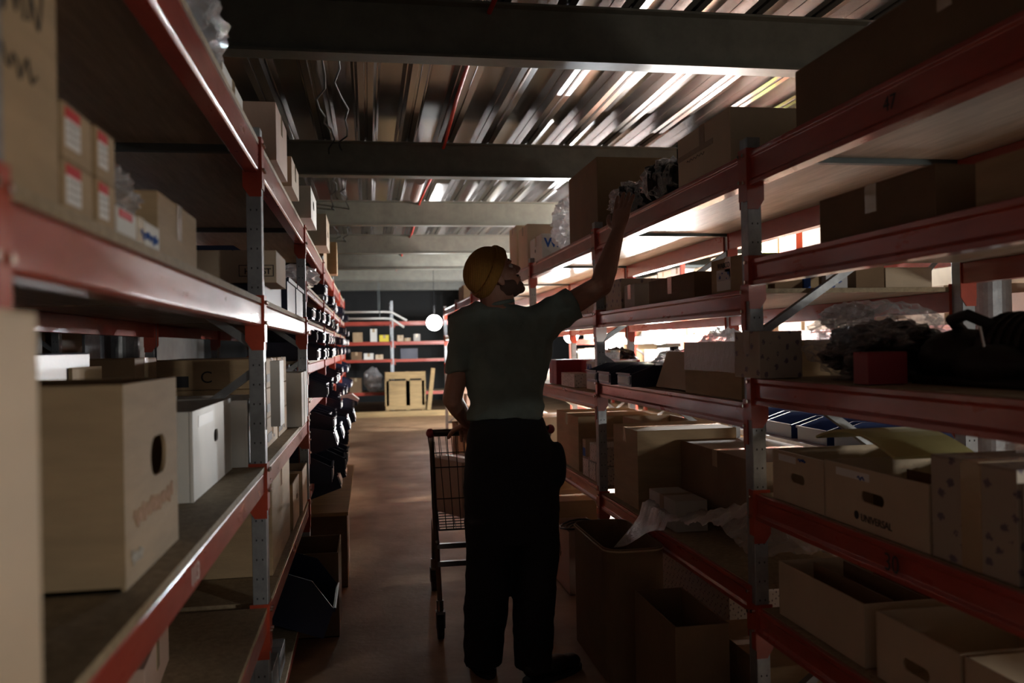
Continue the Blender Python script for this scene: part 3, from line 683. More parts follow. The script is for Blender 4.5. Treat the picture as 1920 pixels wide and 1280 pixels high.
# shelf 1.252 near bay
t = P(2.44, 2.62, 1.175, .14, 1.254, .145, 'pattern_brown', 'small patterned carton jutting out in front of the nearest right post', tape='tape_clear')
crumple('film_heap', 'heap of crumpled clear film on the eye-level shelf of the nearest right bay', 'film', (1.46, 2.27, 1.253), (.20, .24, .13), 'clear_film', 23, sub=5, amp=.25)
crumple('bubble_wrap_piece', 'pale tuft of bubble wrap on top of the film heap', 'film', (1.40, 2.33, 1.40), (.07, .11, .045), 'milky_film', 24, sub=4)
crumple('dark_casting', 'dark greasy machine part inside the heap of film', 'machine part', (1.46, 2.24, 1.253), (.16, .25, .095), 'rust_black', 25, sub=5)
P(1.965, 2.03, 1.235, .11, 1.254, .082, 'board_red', 'small dark red box in front of the black machine part', tape=None)
t = thing('gearbox', 'large black machine part with rounded housing on the eye-level right shelf', 'machine part', (1.52, 1.76, 1.253), 0)
b = MB(); b.tube([(0, -.24, .085), (0, -.21, .085), (0, .08, .085), (0, .10, .085)], [.055, .085, .085, .06], 28)
for k in range(9): b.tube([(0, -.19+.03*k, .085), (0, -.182+.03*k, .085)], .091, 28)
b.obj('housing', 'rust_black', t)
b = MB(); b.ell((-.04, .17, .07), (.11, .10, .068)); b.box(-.14, .12, -.20, .24, 0, .02); b.ell((-.10, .0, .05), (.06, .12, .05)); b.obj('gear_cover', 'rust_black', t, smooth=True)
b = MB(); b.tube([(-.05, .05, .14), (-.10, .08, .17), (-.09, .15, .16), (-.02, .20, .13)], .014, 10); b.obj('hose', 'rubber', t)
b = MB(); b.tube([(-.12, -.02, .02), (-.13, .0, .14)], .004, 8); b.obj('rod', 'bolt', t)
P(1.00, 1.52, 1.60, .30, 1.254, .155, 'cardboard_white', 'long white box behind the black machine part', tape=None)
# shelf .885 near bay
t = archive('R', 2.17, 2.465, 1.225, .40, .887, .15, 'cardboard_pale', 'cream magazine box with a hand hole beside the nearest right post', hole=(0, .52, .042, .014)); scribble(t, 'ink_blue', .01, .05, .135, .01, -.2015, 3, .002)
t = archive('R', 1.725, 2.16, 1.225, .40, .887, .155, 'cardboard_pale', 'wide cream magazine box with a hand hole and printed name', hole=(0, .55, .05, .014)); text('UNIVERSAL', .026, 'ink', t, (-.05, -.2012, .022), name='printed_text'); b = MB(); b.ell((-.07, -.2005, .033), (.011, .001, .011)); b.obj('logo', 'ink', t); scribble(t, 'ink_blue', -.06, -.03, .13, .012, -.2015, 2, .002)
for k in range(3):
    b = MB(); b.box(-.15, .15, -.002, .002, 0, .10); b.obj('file_divider', 'cardboard_dark', t).location = (0, -.1+.1*k, .03)
t = P(1.46, 1.715, 1.225, .40, .887, .225, 'pattern_brown', 'taped carton printed with small birds beside the wide magazine box', tape='tape'); b = MB(); b.box(-.03, .03, -.2015, -.2, 0, .22); b.obj('packing_tape', 'tape', t)
P(1.1, 1.45, 1.23, .38, .887, .20, 'cardboard_white', 'white carton cut off by the right picture edge', tape='tape_clear')
b = MB(); 
n = 10
for i in range(n):
    t0, t1 = i/n, (i+1)/n; z0, z1 = .02+.05*math.sin(t0*PI*.9), .02+.05*math.sin(t1*PI*.9)
    b.prism([(-.2+.4*t0, z0), (-.2+.4*t1, z1), (-.2+.4*t1, z1+.008), (-.2+.4*t0, z0+.008)], 'x', -.12, .12)
o = b.obj('foam_sheet', 'foam'); bmesh_loc = (1.48, 2.25, 1.03); o.location = bmesh_loc; tag(o, 'curved yellow foam sheet lying over the magazine boxes', 'foam sheet')
crumple('bubble_wrap_piece', 'piece of clear wrap on top of the bird printed carton', 'film', (1.45, 1.58, 1.113), (.12, .12, .03), 'bubble_wrap', 40)
# shelf .52 near bay
t = archive('R', 2.02, 2.48, 1.245, .40, .522, .165, 'cardboard_pale', 'wide open cream box on the lowest shelf beside the nearest right post', hole=None, lab=False)
for k in range(3):
    b = MB(); b.box(-.2, .2, -.002, .002, 0, .15); b.obj('file_divider', 'cardboard_dark', t).location = (0, -.1+.1*k, .01)
archive('R', 1.66, 1.965, 1.245, .40, .522, .165, 'cardboard_pale', 'open cream box with a hand hole on the lowest right shelf', hole=(0, .45, .05, .015), lab=False)
t = archive('R', 1.2, 1.64, 1.245, .40, .522, .165, 'cardboard_pale', 'cream box in the bottom right corner of the picture', hole=(0, .45, .05, .015), lab=False)
crumple('bubble_wrap_piece', 'crumpled bubble wrap between the lower shelves of the nearest right bay', 'film', (1.80, 2.32, .523), (.12, .14, .14), 'bubble_wrap', 44)
# shelf 1.172 second bay
p3 = bin_proto(.21, .36, .095, 'navy_plastic')
for j, (a, fx, lb) in enumerate(((4.30, 1.14, 'navy parts bin with grey label card beside the second right post'), (4.02, 1.13, 'navy parts bin with grey label card, middle of three on the right shelf'), (3.76, 1.15, 'navy parts bin with grey label card under the leaning flap'))):
    put_bin(p3, U, 'R', a, fx, .36, 1.174, lb)
crumple('plastic_bag', 'bag of film lying in the right-hand parts bin', 'bag', (1.40, 3.74, 1.235), (.12, .10, .06), 'milky_film', 50)
t = P(3.20, 3.62, 1.30, .30, 1.174, .15, 'cardboard_pale', 'open carton with its flap hanging forward beside the bins', top='open')
b = MB(); b.box(-.17, .19, -.003, .003, -.16, .0, Matrix.Rotation(-.35, 4, 'X')); o = b.obj('flap', 'cardboard_pale', t); o.location = (0, -.155, .155)
t = P(2.66, 3.17, 1.215, .40, 1.174, .195, 'cardboard', 'large brown carton wrapped in glossy tape on the right shelf', tape='tape_clear'); b = MB(); b.box(-.256, .256, -.202, -.2, .09, .195); b.obj('glossy_wrap', 'tape_clear', t); 
t = thing('small_bottle', 'small dark bottle with a blue label behind the navy bins', 'bottle', (1.62, 4.38, 1.173))
b = MB(); b.tube([(0, 0, 0), (0, 0, .11), (0, 0, .13), (0, 0, .15)], [.045, .045, .02, .02], 18); b.obj('bottle_body', 'glass_bottle', t, smooth=False); b = MB(); b.tube([(0, 0, .15), (0, 0, .175)], .024, 16); b.obj('cap', 'black_plastic', t); b = MB(); b.tube([(0, 0, .03), (0, 0, .09)], .0462, 18, cap=False); b.obj('bottle_label', 'paper_blue', t)
crumple('bubble_wrap_bag', 'large bright bag of bubble wrap standing in front of the glaring bulb', 'bag', (1.72, 3.95, 1.173), (.14, .24, .15), 'milky_film', 52, sub=5)
P(3.30, 3.62, 1.68, .24, 1.174, .10, 'cardboard_grey', 'grey carton behind the leaning flap')
# shelf 1.10 third bay
for j in range(2):
    y = 5.62+.115*j
    P(y, y+.11, 1.245, .30, 1.102, .165, 'board_red', ['tall red filter box right of the man\'s back, front one', 'tall red filter box right of the man\'s back, rear one'][j], tape=None)
t = P(5.06, 5.55, 1.40, .25, 1.102, .165, 'board_red', 'wide dark red box behind the small printed box', tape=None)
P(5.14, 5.50, 1.25, .12, 1.102, .085, 'pattern_white', 'small printed box in front of the dark red box', tape=None)
t = P(4.78, 4.99, 1.29, .25, 1.102, .165, 'cardboard_white', 'white box with blue letters on the shelf behind the second right post', tape=None); text('WA', .07, 'ink_blue', t, (.1056, -.10, .10), rot=(PI/2, 0, PI/2), bold=.002, name='logo'); text('WA', .07, 'ink_blue', t, (-.09, -.1262, .10), bold=.002, name='logo')
crumple('plastic_bag', 'lumpy clear bag tied up on the shelf edge behind the second right post', 'bag', (1.33, 4.70, 1.101), (.08, .13, .065), 'milky_film', 55)
t = thing('glass_jar', 'round glass jar standing on the white lettered box', 'jar', (1.42, 4.88, 1.268)); b = MB(); b.tube([(0, 0, 0), (0, 0, .05)], .045, 20); b.obj('jar_body', 'bubble_wrap', t); b = MB(); b.tube([(0, 0, .05), (0, 0, .062)], .047, 20); b.obj('lid', 'bolt', t)
crumple('black_bundle', 'rounded black bundle behind the red boxes', 'bundle', (1.75, 5.85, 1.101), (.14, .3, .14), 'black_plastic', 60)
# shelf .575 second bay
P(3.90, 4.30, 1.25, .50, .577, .375, 'cardboard', 'tall brown carton beside the second right post on the low shelf')
P(3.05, 3.86, 1.45, .40, .577, .33, 'cardboard_dark', 'long dark carton deep in the low right shelf')
P(3.40, 3.74, 1.25, .14, .577, .13, 'cardboard_grey', 'small grey carton glossy with tape on the low right shelf', tape='tape_clear')
# draped film
b = MB(); nx, ny = 60, 26; grid = []
for i in range(nx+1):
    row = []
    for j in range(ny+1):
        u, v = i/nx, j/ny; y = 2.62+1.1*u; d = v*.55 - (.16*max(0, (u-.55)/.45))
        x = 1.23+.40*v - max(0, (u-.62))*.42*(1-v)
        n1 = noise.noise(Vector((u*7, v*4, 1))); n2 = noise.noise(Vector((u*19, v*11, 4)))
        hh = .05+.09*math.exp(-((u-.28)/.22)**2)*1.2+.045*n1+.022*n2+.02*abs(noise.noise(Vector((u*30, v*6, 9))))
        z = .577+max(.004, hh*math.sin(PI*min(1, .25+v*.75)) + .02)
        over = 1.20-x
        if over > -.02: z = max(.585, z) if over < 0 else .60-over*1.15+.02*n1
        row.append(b.bm.verts.new((x, y, z)))
    grid.append(row)
for i in range(nx):
    for j in range(ny): b.bm.faces.new((grid[i][j], grid[i+1][j], grid[i+1][j+1], grid[i][j+1]))
tag(b.obj('plastic_film', 'draped_film', smooth=True), 'crumpled clear plastic film hanging over the low right beam', 'film')
# shelf .60 third bay
P(5.02, 5.62, 1.24, .50, .602, .33, 'cardboard', 'large tan carton on the low shelf right of the man\'s hip')
P(4.52, 4.95, 1.50, .30, .602, .33, 'cardboard_pale', 'pale open carton behind the small printed boxes', top='open')
crumple('bagged_parts', 'clear bag of coiled parts in front of the large tan carton', 'bag', (1.30, 5.35, .603), (.05, .12, .05), 'bubble_wrap', 61)
k = 0
for j, (a0, z) in enumerate(((4.47, .602), (4.62, .602), (4.77, .602), (4.47, .708), (4.60, .708))):
    P(a0, a0+.135, 1.235, .2, z+.001, .10, 'pattern_white', ['small white printed box on the low shelf, bottom row at the second post', 'small white printed box on the low shelf, middle of the bottom row', 'small white printed box on the low shelf, left end of the bottom row', 'small white printed box on the low shelf, upper row at the second post', 'small white printed box on the low shelf, upper row left one'][j], tape=None)
t = P(4.93, 5.0, 1.26, .2, .602, .20, 'cardboard_pale', 'narrow cream box with blue print left of the small printed boxes', tape=None); decal(t, 'paper_blue', -.03, .03, .1, .15, -.1, 'blue_label')
# farther right bays
far = random.Random(11)
mats_ = ['cardboard', 'cardboard_pale', 'cardboard_dark', 'cardboard_white', 'cardboard_pink', 'cardboard_grey']
lvname = {1.542: 'upper', 1.102: 'middle', .602: 'lower', 1.977: 'top'}
colname = {'cardboard': 'brown', 'cardboard_pale': 'tan', 'cardboard_dark': 'dark brown', 'cardboard_white': 'white', 'cardboard_pink': 'pinkish', 'cardboard_grey': 'grey'}
spot = ['near', 'middle', 'far']
for k in range(3, 7):
    for z in (1.542, 1.102, .602):
        y = RY[k]+.1
        for j in range(3):
            wd = far.uniform(.32, .5); m = far.choice(mats_); h = far.uniform(.12, .22) if z != 1.102 else far.uniform(.1, .18)
            if (k+j) % 2 == 0 or (z > 1 and j == 2) or (z > 1.5 and k < 6) or (z > 1 and k < 5): y += .55; continue
            P(y, y+wd, 1.24, .35, z, h, m, f'{colname[m]} carton, {spot[j]} part of the {lvname[z]} shelf, {ordn[k]} right bay from the camera')
            y += wd+.05
P(5.2, 5.5, 1.27, .35, 1.542, .13, 'cardboard_pale', 'pale carton on the upper shelf behind the man\'s shoulder')
# ------------------------------------------------------------------ floor on the right
t = thing('tall_bin_box', 'tall rounded brown cardboard drum standing on the floor against the right shelving', 'box', (1.055, 3.62, 0))
b = MB(); pts = []
def rrect(W, D, r, n=6):
    out = []
    for cx, cy, a0 in ((W-r, D-r, 0), (-W+r, D-r, 90), (-W+r, -D+r, 180), (W-r, -D+r, 270)):
        for i in range(n+1): a = R(a0+90*i/n); out.append((cx+r*math.cos(a), cy+r*math.sin(a)))
    return out
o_, i_ = rrect(.128, .30, .07), rrect(.122, .294, .066); N = len(o_)
L = [[b.bm.verts.new((p[0], p[1], z)) for p in q] for q, z in ((o_, .001), (o_, .54), (i_, .54), (i_, .02))]
for a in range(3):
    for i in range(N): b.bm.faces.new((L[a][i], L[a][(i+1) % N], L[a+1][(i+1) % N], L[a+1][i]))
b.bm.faces.new(L[0][::-1]); b.bm.faces.new(L[3]); b.obj('drum_wall', 'cardboard_dark', t)
b = MB(); b.tube([(p[0]*1.01, p[1]*1.01, .53) for p in o_+o_[:1]], .004, 6, cap=False); b.obj('rim_tape', 'tape', t)
t = P(2.72, 3.16, .99, .19, .001, .42, 'cardboard_dark', 'open brown carton on the floor right of the drum', top='open')
P(2.62, 3.10, 1.26, .40, .001, .30, 'cardboard', 'brown carton on the floor under the lowest right beam')
P(2.05, 2.55, 1.0, .17, .001, .20, 'cardboard', 'low open carton on the floor at the bottom edge of the picture', top='open')
P(3.45, 5.0, 1.5, .4, .001, .36, 'pattern_white', 'pale patterned carton under the low right shelf')
t = P(4.55, 4.95, 1.06, .20, .001, .34, 'cardboard_pink', 'pinkish open carton with cables on the floor beside the second right post', top='open'); scribble(t, 'ink', -.1, 0, .2, .1, -.101, 3, .0012); text('S', .10, 'ink_blue', t, (.2006, -.03, .2), rot=(PI/2, 0, PI/2), bold=.003, name='logo')
for k in range(3):
    b = MB(); rr = random.Random(70+k); pts = []
    for i in range(30):
        a = i*.45; s_ = .06+.02*k
        if i < 16: pts.append((1.14+s_*math.cos(a)*1.1, 4.62+s_*math.sin(a)*1.3, .352+.006*k+.01*math.sin(a*1.7)))
        else: pts.append((1.155+.02*math.sin(i*.8), 4.53-.008*(i % 5), .352-(i-16)*.019))
    b.tube(pts, .005, 6); tag(b.obj('black_cable', 'black_plastic', smooth=True), ['black cable coiled on the pinkish carton, tightest loop', 'black cable coiled on the pinkish carton, middle loop', 'black cable coiled on the pinkish carton, widest loop'][k], 'cable')
t = P(5.05, 5.45, 1.10, .32, .001, .42, 'cardboard', 'tan carton on the floor behind the pinkish carton', tape='tape')
P(5.6, 6.1, 1.05, .4, .001, .46, 'cardboard', 'taller tan carton on the floor farther behind the pinkish carton')
P(8.6, 9.3, .95, .23, .001, .62, 'cardboard', 'tall brown carton on the floor left of the man\'s elbow')
P(9.8, 10.5, 1.0, .5, .001, .45, 'cardboard_dark', 'dark carton on the floor in the distance left of the trolley', top='open')

# goods across the next aisle
g2 = random.Random(5)
for k in range(0, 7):
    for z in (.902, 1.452, 2.002):
        y = 1.9+PITCH*k+.08
        for j in range(3):
            wd = g2.uniform(.38, .52); m = g2.choice(['cardboard_white', 'cardboard_pale', 'cardboard_pale', 'cardboard', 'cardboard_pink']); h = g2.uniform(.34, .46) if z < 1 else g2.uniform(.16, .34)
            if g2.random() < .15 or (z > 2 and 6.5 < y < 7.9): y += wd+.06; continue
            P(y, y+wd, 3.6, .5, z, h, m, f'{colname[m]} carton at the {spot[j]} end of the {({.902: "lower", 1.452: "middle", 2.002: "top"})[z]} shelf across the next aisle, {ordn[k]} bay')
            y += wd+.06
P(6.75, 7.05, 3.6, .4, 2.002, .30, 'wall_orange', 'orange carton on the top shelf across the next aisle, left of the green one')
t = P(7.08, 7.5, 3.6, .4, 2.002, .30, 'paper_green', 'bright green carton on the top shelf across the next aisle', tape=None); decal(t, 'paper', -.19, -.08, .14, .2, -.2)
P(7.55, 7.8, 3.6, .4, 2.002, .34, 'cardboard_white', 'white carton on the top shelf across the next aisle, right of the green one')
p4 = bin_proto(.3, .5, .12, 'blue_plastic', card=False)
t = thing('bin_table', 'steel table with blue trays in the next aisle', 'table', (2.55, 4.35, 0))
b = MB(); b.box(-.32, .32, -.75, .75, .80, .83); b.obj('table_top', 'galvanised', t)
for x in (-.3, .3):
    for y in (-.72, .72): b = MB(); b.box(x-.02, x+.02, y-.02, y+.02, 0, .80); b.obj('leg', 'galvanised', t)
for j in range(4):
    put_bin(p4, U, 'R', 3.78+.37*j, 2.28, .5, .831, f'long blue tray on the table in the next aisle, {["nearest", "second", "third", "farthest"][j]} of four')
t = P(3.05, 3.30, 2.3, .3, 1.30 if 0 else .001, .70, 'cardboard', 'tall brown carton standing in the next aisle near the column')
# goods behind the left row
for k in range(3):
    for z in (.602, 1.252):
        y = 2.0+PITCH*k+.1
        for j in range(3):
            m = ['galvanised', 'cardboard_grey', 'cardboard_dark'][(j+k) % 3]
            carton('L', y, y+.5, -1.95, .5, z, [.34, .28, .4][j], m, f'{["dull metal", "grey", "dark brown"][(j+k) % 3]} crate on the {"lower" if z < 1 else "upper"} shelf behind the left row, {["nearest", "middle", "farthest"][k]} bay, {spot[j]} end', tape=None, name='storage_crate'); y += .56
# marks painted on beams
def mark(txt, size, m, loc, rz, lab): 
    o = text(txt, size, m, None, loc, (PI/2, 0, rz)); o.name = 'painted_number'; tag(o, lab, 'number'); return o
mark('30', .06, 'ink', (1.196+.004, 1.86, .822), -PI/2, 'dark number thirty written on the right beam under the magazine boxes')
mark('47', .05, 'ink', (1.199+.004, 1.83, 1.90), -PI/2, 'faint dark number on the top right beam')
mark('113', .05, 'ink_white', (-.323, 1.62, .943), PI/2, 'pale number chalked on the left beam under the brown carton')

# ------------------------------------------------------------------ shopping trolley
t = thing('shopping_trolley', 'wire shopping trolley in front of the man, pushed with his left hand', 'trolley', (.56, 4.0, 0))
TR = t
def wires(b, seglist, r):
    for a, c in seglist: b.tube([a, c], r, 6)
HW0, HW1 = .285, .235                     # half widths near / far
def rim(s, zt): return
near_t, far_t, near_b, far_b = .955, .86, .50, .58
def corner(sx, fy, top):
    w_ = HW0+(HW1-HW0)*fy
    if not top: w_ *= .86
    y = .02+.88*fy if top else .06+.78*fy
    z = (near_t+(far_t-near_t)*fy) if top else (near_b+(far_b-near_b)*fy)
    return Vector((sx*w_, y, z))
def side_pt(sx, fy, v): return corner(sx, fy, False).lerp(corner(sx, fy, True), v)
for nm, sx in (('basket_side', -1), ('basket_side', 1)):
    b = MB()
    for v in (0, .33, .66, 1): b.tube([side_pt(sx, 0, v), side_pt(sx, 1, v)], .0045 if v in (0, 1) else .003, 6)
    for k in range(29): b.tube([side_pt(sx, k/28, 0), side_pt(sx, k/28, 1)], .002, 5)
    b.obj(nm, 'wire', t)
for nm, fy in (('basket_back', 0), ('basket_front', 1)):
    b = MB()
    for v in (0, .33, .66, 1): b.tube([side_pt(-1, fy, v), side_pt(1, fy, v)], .0045 if v in (0, 1) else .003, 6)
    for k in range(15): u = k/14; b.tube([side_pt(-1, fy, 0).lerp(side_pt(1, fy, 0), u), side_pt(-1, fy, 1).lerp(side_pt(1, fy, 1), u)], .002, 5)
    b.obj(nm, 'wire', t)
b = MB()
for k in range(19): b.tube([corner(-1, k/18, False), corner(1, k/18, False)], .0025, 5)
for k in range(7): u = k/6; b.tube([corner(-1, 0, False).lerp(corner(1, 0, False), u), corner(-1, 1, False).lerp(corner(1, 1, False), u)], .0025, 5)
b.obj('basket_floor', 'wire', t)
b = MB(); b.tube([(-.275, -.04, .975), (.275, -.04, .975)], .013, 14); b.obj('handle', 'black_plastic', t, smooth=True)
for sx in (-1, 1):
    b = MB(); b.ell((sx*.285, -.03, .97), (.02, .03, .022)); b.obj('handle_end', 'board_red', t, smooth=True)
    b = MB(); b.tube([(sx*.28, -.03, .965), (sx*.275, .02, .90), (sx*.262, .05, .50), (sx*.255, .09, .44), (sx*.25, .02, .16)], .0125, 10); b.tube([(sx*.255, .06, .44), (sx*.22, .80, .40), (sx*.22, .82, .18)], .0115, 10)
    b.obj('frame_leg', 'chrome', t, smooth=True)
b = MB()
for z, yy in ((.42, .08), (.34, .06)): b.box(-.255, .255, yy-.012, yy+.012, z-.012, z+.012)
b.obj('cross_bar', 'chrome', t)
for (x, y) in ((-.25, .02), (.25, .02), (-.22, .82), (.22, .82)):
    b = MB(); b.tube([(x, y, .18), (x, y, .125)], .017, 10); b.box(x-.022, x-.018, y-.025, y+.025, .055, .13); b.box(x+.018, x+.022, y-.025, y+.025, .055, .13); b.box(x-.022, x+.022, y-.025, y+.025, .118, .13); f = b.obj('caster_fork', 'chrome', t)
    b = MB(); b.tube([(x-.014, y, .06), (x+.014, y, .06)], .0595, 22); b.obj('wheel', 'rubber', f)
carton('B', .36, .58, 4.17, .30, .535, .27, 'cardboard_pink', 'brown carton standing inside the shopping trolley', turn=.45)

# ------------------------------------------------------------------ the man
man = thing('person', 'man in mustard knit cap, dark tee and black trousers reaching up to the right', 'person', (.60, 3.52, 0))
O = Vector((.60, 3.52, 0))
def W(x, y, z): return Vector((x, y, z))-O
def remesh(o, vox, smooth=2, disp=None):
    md = o.modifiers.new('r', 'REMESH'); md.mode = 'VOXEL'; md.voxel_size = vox; md.use_smooth_shade = True
    if smooth: s_ = o.modifiers.new('s', 'SMOOTH'); s_.iterations = smooth; s_.factor = .5
    dg = bpy.context.evaluated_depsgraph_get(); me = bpy.data.meshes.new_from_object(o.evaluated_get(dg)); o.modifiers.clear()
    if disp:
        me.calc_loop_triangles() if 0 else None
        ns = [v.normal.copy() for v in me.vertices]
        for v, n in zip(me.vertices, ns): v.co += n*disp(v.co)
    for p in me.polygons: p.use_smooth = True
    o.data = me
    return o
# joints
LS, RS = W(.395, 3.50, 1.475), W(.745, 3.48, 1.485)
LE, LW_ = W(.335, 3.50, 1.155), W(.425, 3.76, 1.03)
RE, RW = W(.975, 3.50, 1.615), W(1.085, 3.60, 1.86)
neck0, head0 = W(.535, 3.50, 1.50), W(.515, 3.50, 1.655)
# head frame
hd = Matrix.Rotation(R(13), 3, 'Z') @ Matrix.Rotation(R(-31), 3, 'Y')       # local x = face forward (world +X, tilted up)
def Hh(x, y, z): return head0 + hd @ Vector((x, y, z))
b = MB()
b.ell(Hh(-.012, 0, .035), (.098, .076, .088), hd); b.ell(Hh(.035, 0, -.03), (.056, .060, .085), hd); b.ell(Hh(.045, 0, .055), (.052, .062, .045), hd)
b.ell(Hh(.050, 0, -.085), (.046, .043, .030), hd); b.ell(Hh(.078, 0, -.103), (.018, .022, .017), hd)
for s_ in (-1, 1):
    b.ell(Hh(.01, s_*.046, -.065), (.05, .018, .03), hd); b.ell(Hh(.062, s_*.036, -.02), (.026, .022, .022), hd); b.ell(Hh(.078, s_*.026, .022), (.017, .026, .010), hd)
    b.ell(Hh(-.008, s_*.078, -.012), (.017, .009, .031), hd); b.ell(Hh(-.016, s_*.083, -.005), (.012, .007, .024), hd)
b.caps(Hh(.084, 0, .014), Hh(.114, 0, -.026), .009, .0125); b.ell(Hh(.102, 0, -.031), (.016, .017, .010), hd)
b.ell(Hh(.092, 0, -.058), (.014, .022, .0075), hd); b.ell(Hh(.089, 0, -.072), (.013, .020, .0075), hd)
b.caps(Hh(-.03, 0, -.04), neck0+Vector((0, 0, -.02)), .058, .064); b.caps(Hh(.005, 0, -.06), neck0+Vector((.015, 0, 0)), .05, .058)
b.loft([(neck0+Vector((.0, .0, .03)), (.07, 0, 0), (0, .065, 0)), (neck0+Vector((.02, 0, -.015)), (.13, 0, 0), (0, .075, 0)), (W(.57, 3.5, 1.42), (.155, 0, 0), (0, .085, 0)), (W(.565, 3.5, 1.25), (.125, 0, 0), (0, .085, 0)), (W(.57, 3.5, 1.0), (.115, 0, 0), (0, .08, 0)), (W(.575, 3.5, .82), (.13, 0, 0), (0, .09, 0))])
# legs (under the trousers)
for hx, fx, fy in ((.50, .47, 3.56), (.66, .66, 3.46)):
    b.caps(W(hx, 3.5, .84), W((hx+fx)/2, 3.53, .47), .075, .052); b.caps(W((hx+fx)/2, 3.53, .47), W(fx, fy, .08), .052, .038)
    b.caps(W(fx, fy, .06), W(fx+.01, fy+.13, .045), .034, .026)
# arms
b.caps(LS+Vector((.012, 0, -.02)), LE, .048, .041); b.caps(LE, LE.lerp(LW_, .35), .041, .040); b.caps(LE.lerp(LW_, .35), LW_, .040, .026)
b.caps(W(.70, 3.49, 1.45), RS, .06, .056); b.caps(RS, RE, .056, .047); b.caps(RE, RE.lerp(RW, .3), .047, .048); b.caps(RE.lerp(RW, .3), RW, .048, .029)
def hand(b, wr, d, nrm, curl, spread=1, thumb=1, s=1.0):
    d = d.normalized(); nrm = (nrm-d*nrm.dot(d)).normalized(); sd = d.cross(nrm)*thumb    # sd points to the thumb side; nrm = out of the back of the hand
    b.loft([(wr+d*t*s, sd*a*s, nrm*c*s) for t, a, c in ((-.01, .024, .020), (.015, .030, .019), (.045, .039, .016), (.075, .042, .0145), (.092, .040, .012))])
    for k, (o_, L) in enumerate(((.030, .072), (.010, .082), (-.010, .076), (-.030, .060))):
        dr = (d + sd*o_*3.2*spread).normalized(); p = wr+(d*.088+sd*o_)*s; cur = curl[0]
        for seg, (fl, r0, r1) in enumerate(((.46, .0098, .0090), (.30, .0090, .0083), (.24, .0083, .0072))):
            ax = sd; dd = (Matrix.Rotation(-cur*thumb, 3, ax) @ dr).normalized()
            q = p+dd*L*fl*s; b.caps(p, q, r0*s, r1*s, 10, 3); p = q; cur += curl[1]
    p = wr+(d*.02+sd*.026-nrm*.006)*s
    for L, r0, r1, kk in ((.045, .013, .0115, .9), (.034, .0115, .0100, .55), (.028, .0100, .008, .35)):
        dd = (d*(1-kk*.35)+sd*kk-nrm*.35*(1-kk+.4)).normalized(); q = p+dd*L*s; b.caps(p, q, r0*s, r1*s, 10, 3); p = q
hand(b, RW, Vector((.055, .05, .19)), Vector((-.8, -.55, .2)), (.03, .09), 1.5, thumb=-1, s=1.16)
hand(b, LW_, Vector((.10, .95, -.30)), Vector((-.1, .25, 1)), (.55, .75), .5, thumb=-1)
body = remesh(b.obj('body', 'skin', man), .0042, 2)
# beard, eyes, eyebrow
b = MB()
b.ell(Hh(.046, 0, -.088), (.0545, .0475, .032), hd); b.ell(Hh(.078, 0, -.105), (.0215, .025, .0185), hd)
for s_ in (-1, 1): b.ell(Hh(.014, s_*.047, -.062), (.046, .0195, .036), hd); b.ell(Hh(.0, s_*.06, -.03), (.014, .009, .034), hd)
b.ell(Hh(.093, 0, -.049), (.010, .026, .006), hd)
remesh(b.obj('beard', 'beard', man), .004, 2)
for s_ in (-1, 1):
    b = MB(); b.ell(Hh(.076, s_*.030, .003), (.0125, .0125, .0115), hd); e = b.obj('eye', 'eye_white', man, smooth=True)
    b = MB(); b.ell(Hh(.086, s_*.030, .005), (.004, .0055, .0055), hd); b.obj('iris', 'ink', e, smooth=True)
    b = MB(); b.caps(Hh(.093, s_*.012, .028), Hh(.080, s_*.045, .030), .005, .003); b.obj('eyebrow', 'beard', man, smooth=True)
# cap: dome plus folded cuff, on a tilted axis
ca = Vector((.16, 0, .115)).normalized(); cn = Vector((-.58, 0, .815)).normalized(); cc = Vector((.004, 0, .012)); cl = Vector((0, 1, 0))
def Cc(a, l, n): return head0+hd @ (cc+ca*a+cl*l+cn*n)
b = MB(); secs = []
for i in range(15):
    t_ = i/14; n_ = .015+.108*t_; k = max(.02, (1-t_**2.6))**.5
    secs.append((Cc(-.006*t_, 0, n_), hd @ ca*(.106*k), hd @ cl*(.088*k)))
b.loft(secs, 40); cap_ = b.obj('knit_cap', 'wool', man, smooth=True)
b = MB(); n = 44; prof_ = [(.0, -.004), (.010, -.005), (.014, .004), (.0135, .030), (.010, .040), (.002, .040)]
rings = []
for k in range(n):
    a = 2*PI*k/n; rings.append([b.bm.verts.new(Cc((.103+r0)*math.cos(a), (.084+r0)*math.sin(a), z0)) for r0, z0 in prof_])
for k in range(n):
    j = (k+1) % n
    for i in range(len(prof_)): ii = (i+1) % len(prof_); b.bm.faces.new((rings[k][i], rings[j][i], rings[j][ii], rings[k][ii]))
b.obj('folded_cuff', 'wool', cap_, smooth=True)
# tee shirt
b = MB()
secs = [(.537, 1.545, .050, .055, 3.50), (.540, 1.525, .072, .066, 3.50), (.553, 1.500, .125, .080, 3.50), (.558, 1.475, .178, .092, 3.50), (.560, 1.440, .205, .104, 3.50), (.562, 1.38, .203, .118, 3.50), (.560, 1.30, .190, .122, 3.50), (.558, 1.22, .174, .118, 3.50), (.558, 1.14, .162, .112, 3.50), (.558, 1.10, .160, .112, 3.50), (.556, 1.065, .162, .116, 3.50)]
b.loft([(W(x, y, z), (a, -.04*a, 0), (0.0, c, 0)) for x, z, a, c, y in secs], 36)
b.caps(LS+Vector((.05, 0, .0)), LS+Vector((.0, 0, -.012)), .085, .072)
b.loft([(LS+Vector((.01, 0, .01)), (.070, 0, .02), (0, .074, 0)), (LS+Vector((-.012, 0, -.09)), (.068, 0, .01), (0, .075, 0)), (LS+Vector((-.024, 0, -.205)), (.064, 0, .01), (0, .077, 0))])
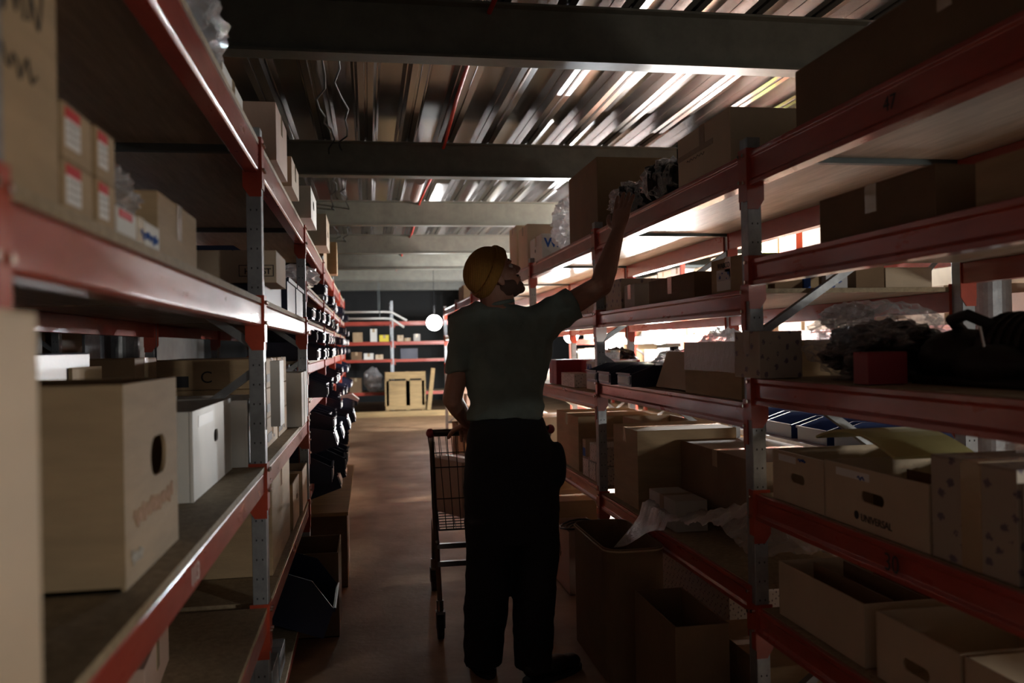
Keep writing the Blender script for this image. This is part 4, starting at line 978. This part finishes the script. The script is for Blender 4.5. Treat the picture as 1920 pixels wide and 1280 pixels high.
d = (RE-RS).normalized(); pa = Vector((0, 1, 0)); pb_ = d.cross(pa).normalized()
b.loft([(RS+Vector((-.12, 0, -.05)), pa*.10, pb_*.12), (RS+Vector((-.03, 0, -.015)), pa*.085, pb_*.095), (RS+d*.04, pa*.074, pb_*.078), (RS+d*.125, pa*.066, pb_*.070)])
def tee_d(c):
    p = c*1.0; w_ = noise.noise(Vector((p.x*5+p.z*4, p.y*4, p.z*7-p.x*6)))*.014+abs(noise.noise(Vector((p.x*10+p.z*8, p.y*6, p.z*11-p.x*10))))*-.020+noise.noise(p*22)*.002
    return w_
tee = remesh(b.obj('t_shirt', 'tee', man), .0075, 3, tee_d)
b = MB(); rg = []
for k in range(32): a = 2*PI*k/32; rg.append(W(.537, 3.50, 1.545)+Vector((.057*math.cos(a), .061*math.sin(a), .010*math.cos(a))))
b.tube(rg+rg[:1], .0085, 8, cap=False); b.obj('collar', 'tee', tee, smooth=True)
# trousers
b = MB()
secs = [(.560, 1.075, .150, .110, 3.50), (.563, 1.05, .160, .115, 3.50), (.568, .97, .182, .130, 3.50), (.576, .88, .200, .140, 3.50), (.578, .78, .205, .140, 3.50), (.576, .70, .203, .135, 3.50), (.574, .62, .196, .12, 3.50), (.572, .56, .185, .11, 3.5)]
b.loft([(W(x, y, z), (a, 0, 0), (0, c, 0)) for x, z, a, c, y in secs], 36)
b.loft([(W(x, y, z), (a, 0, 0), (0, c, 0)) for x, y, z, a, c in ((.48, 3.50, .66, .105, .115), (.476, 3.51, .52, .098, .110), (.47, 3.53, .38, .094, .105), (.462, 3.55, .24, .092, .102), (.452, 3.56, .12, .085, .10), (.452, 3.565, .04, .080, .10))], 28)
b.loft([(W(x, y, z), (a, 0, 0), (0, c, 0)) for x, y, z, a, c in ((.672, 3.50, .66, .105, .115), (.672, 3.50, .52, .098, .110), (.665, 3.49, .38, .092, .105), (.655, 3.48, .24, .088, .102), (.648, 3.47, .12, .082, .10), (.646, 3.46, .045, .080, .10))], 28)
b.ell(W(.765, 3.47, .87), (.035, .06, .10))
remesh(b.obj('trousers', 'trousers', man), .008, 3, lambda c: noise.noise(Vector((c.x*6, c.y*5, c.z*9)))*.008+abs(noise.noise(Vector((c.x*9, c.y*9, c.z*14))))*-.008)
for (x, y, a) in ((.46, 3.56, 5), (.665, 3.43, -62)):
    b = MB(); rm = Matrix.Rotation(R(a), 4, 'Z'); mt = Matrix.Translation(W(x, y, 0)) @ rm
    def V(p): return mt @ Vector(p)
    for p, r in (((0, -.02, .062), (.045, .06, .045)), ((0, .08, .048), (.048, .085, .036)), ((0, .16, .040), (.045, .055, .032))): b.ell(V(p), r, rm.to_3x3())
    sh = remesh(b.obj('shoe', 'shoe', man), .006, 2)
    b = MB(); b.loft([(V((0, .07, z)), rm.to_3x3() @ Vector((.052, 0, 0)), rm.to_3x3() @ Vector((0, .155, 0))) for z in (.001, .02)], 30); b.obj('sole', 'rubber', sh)
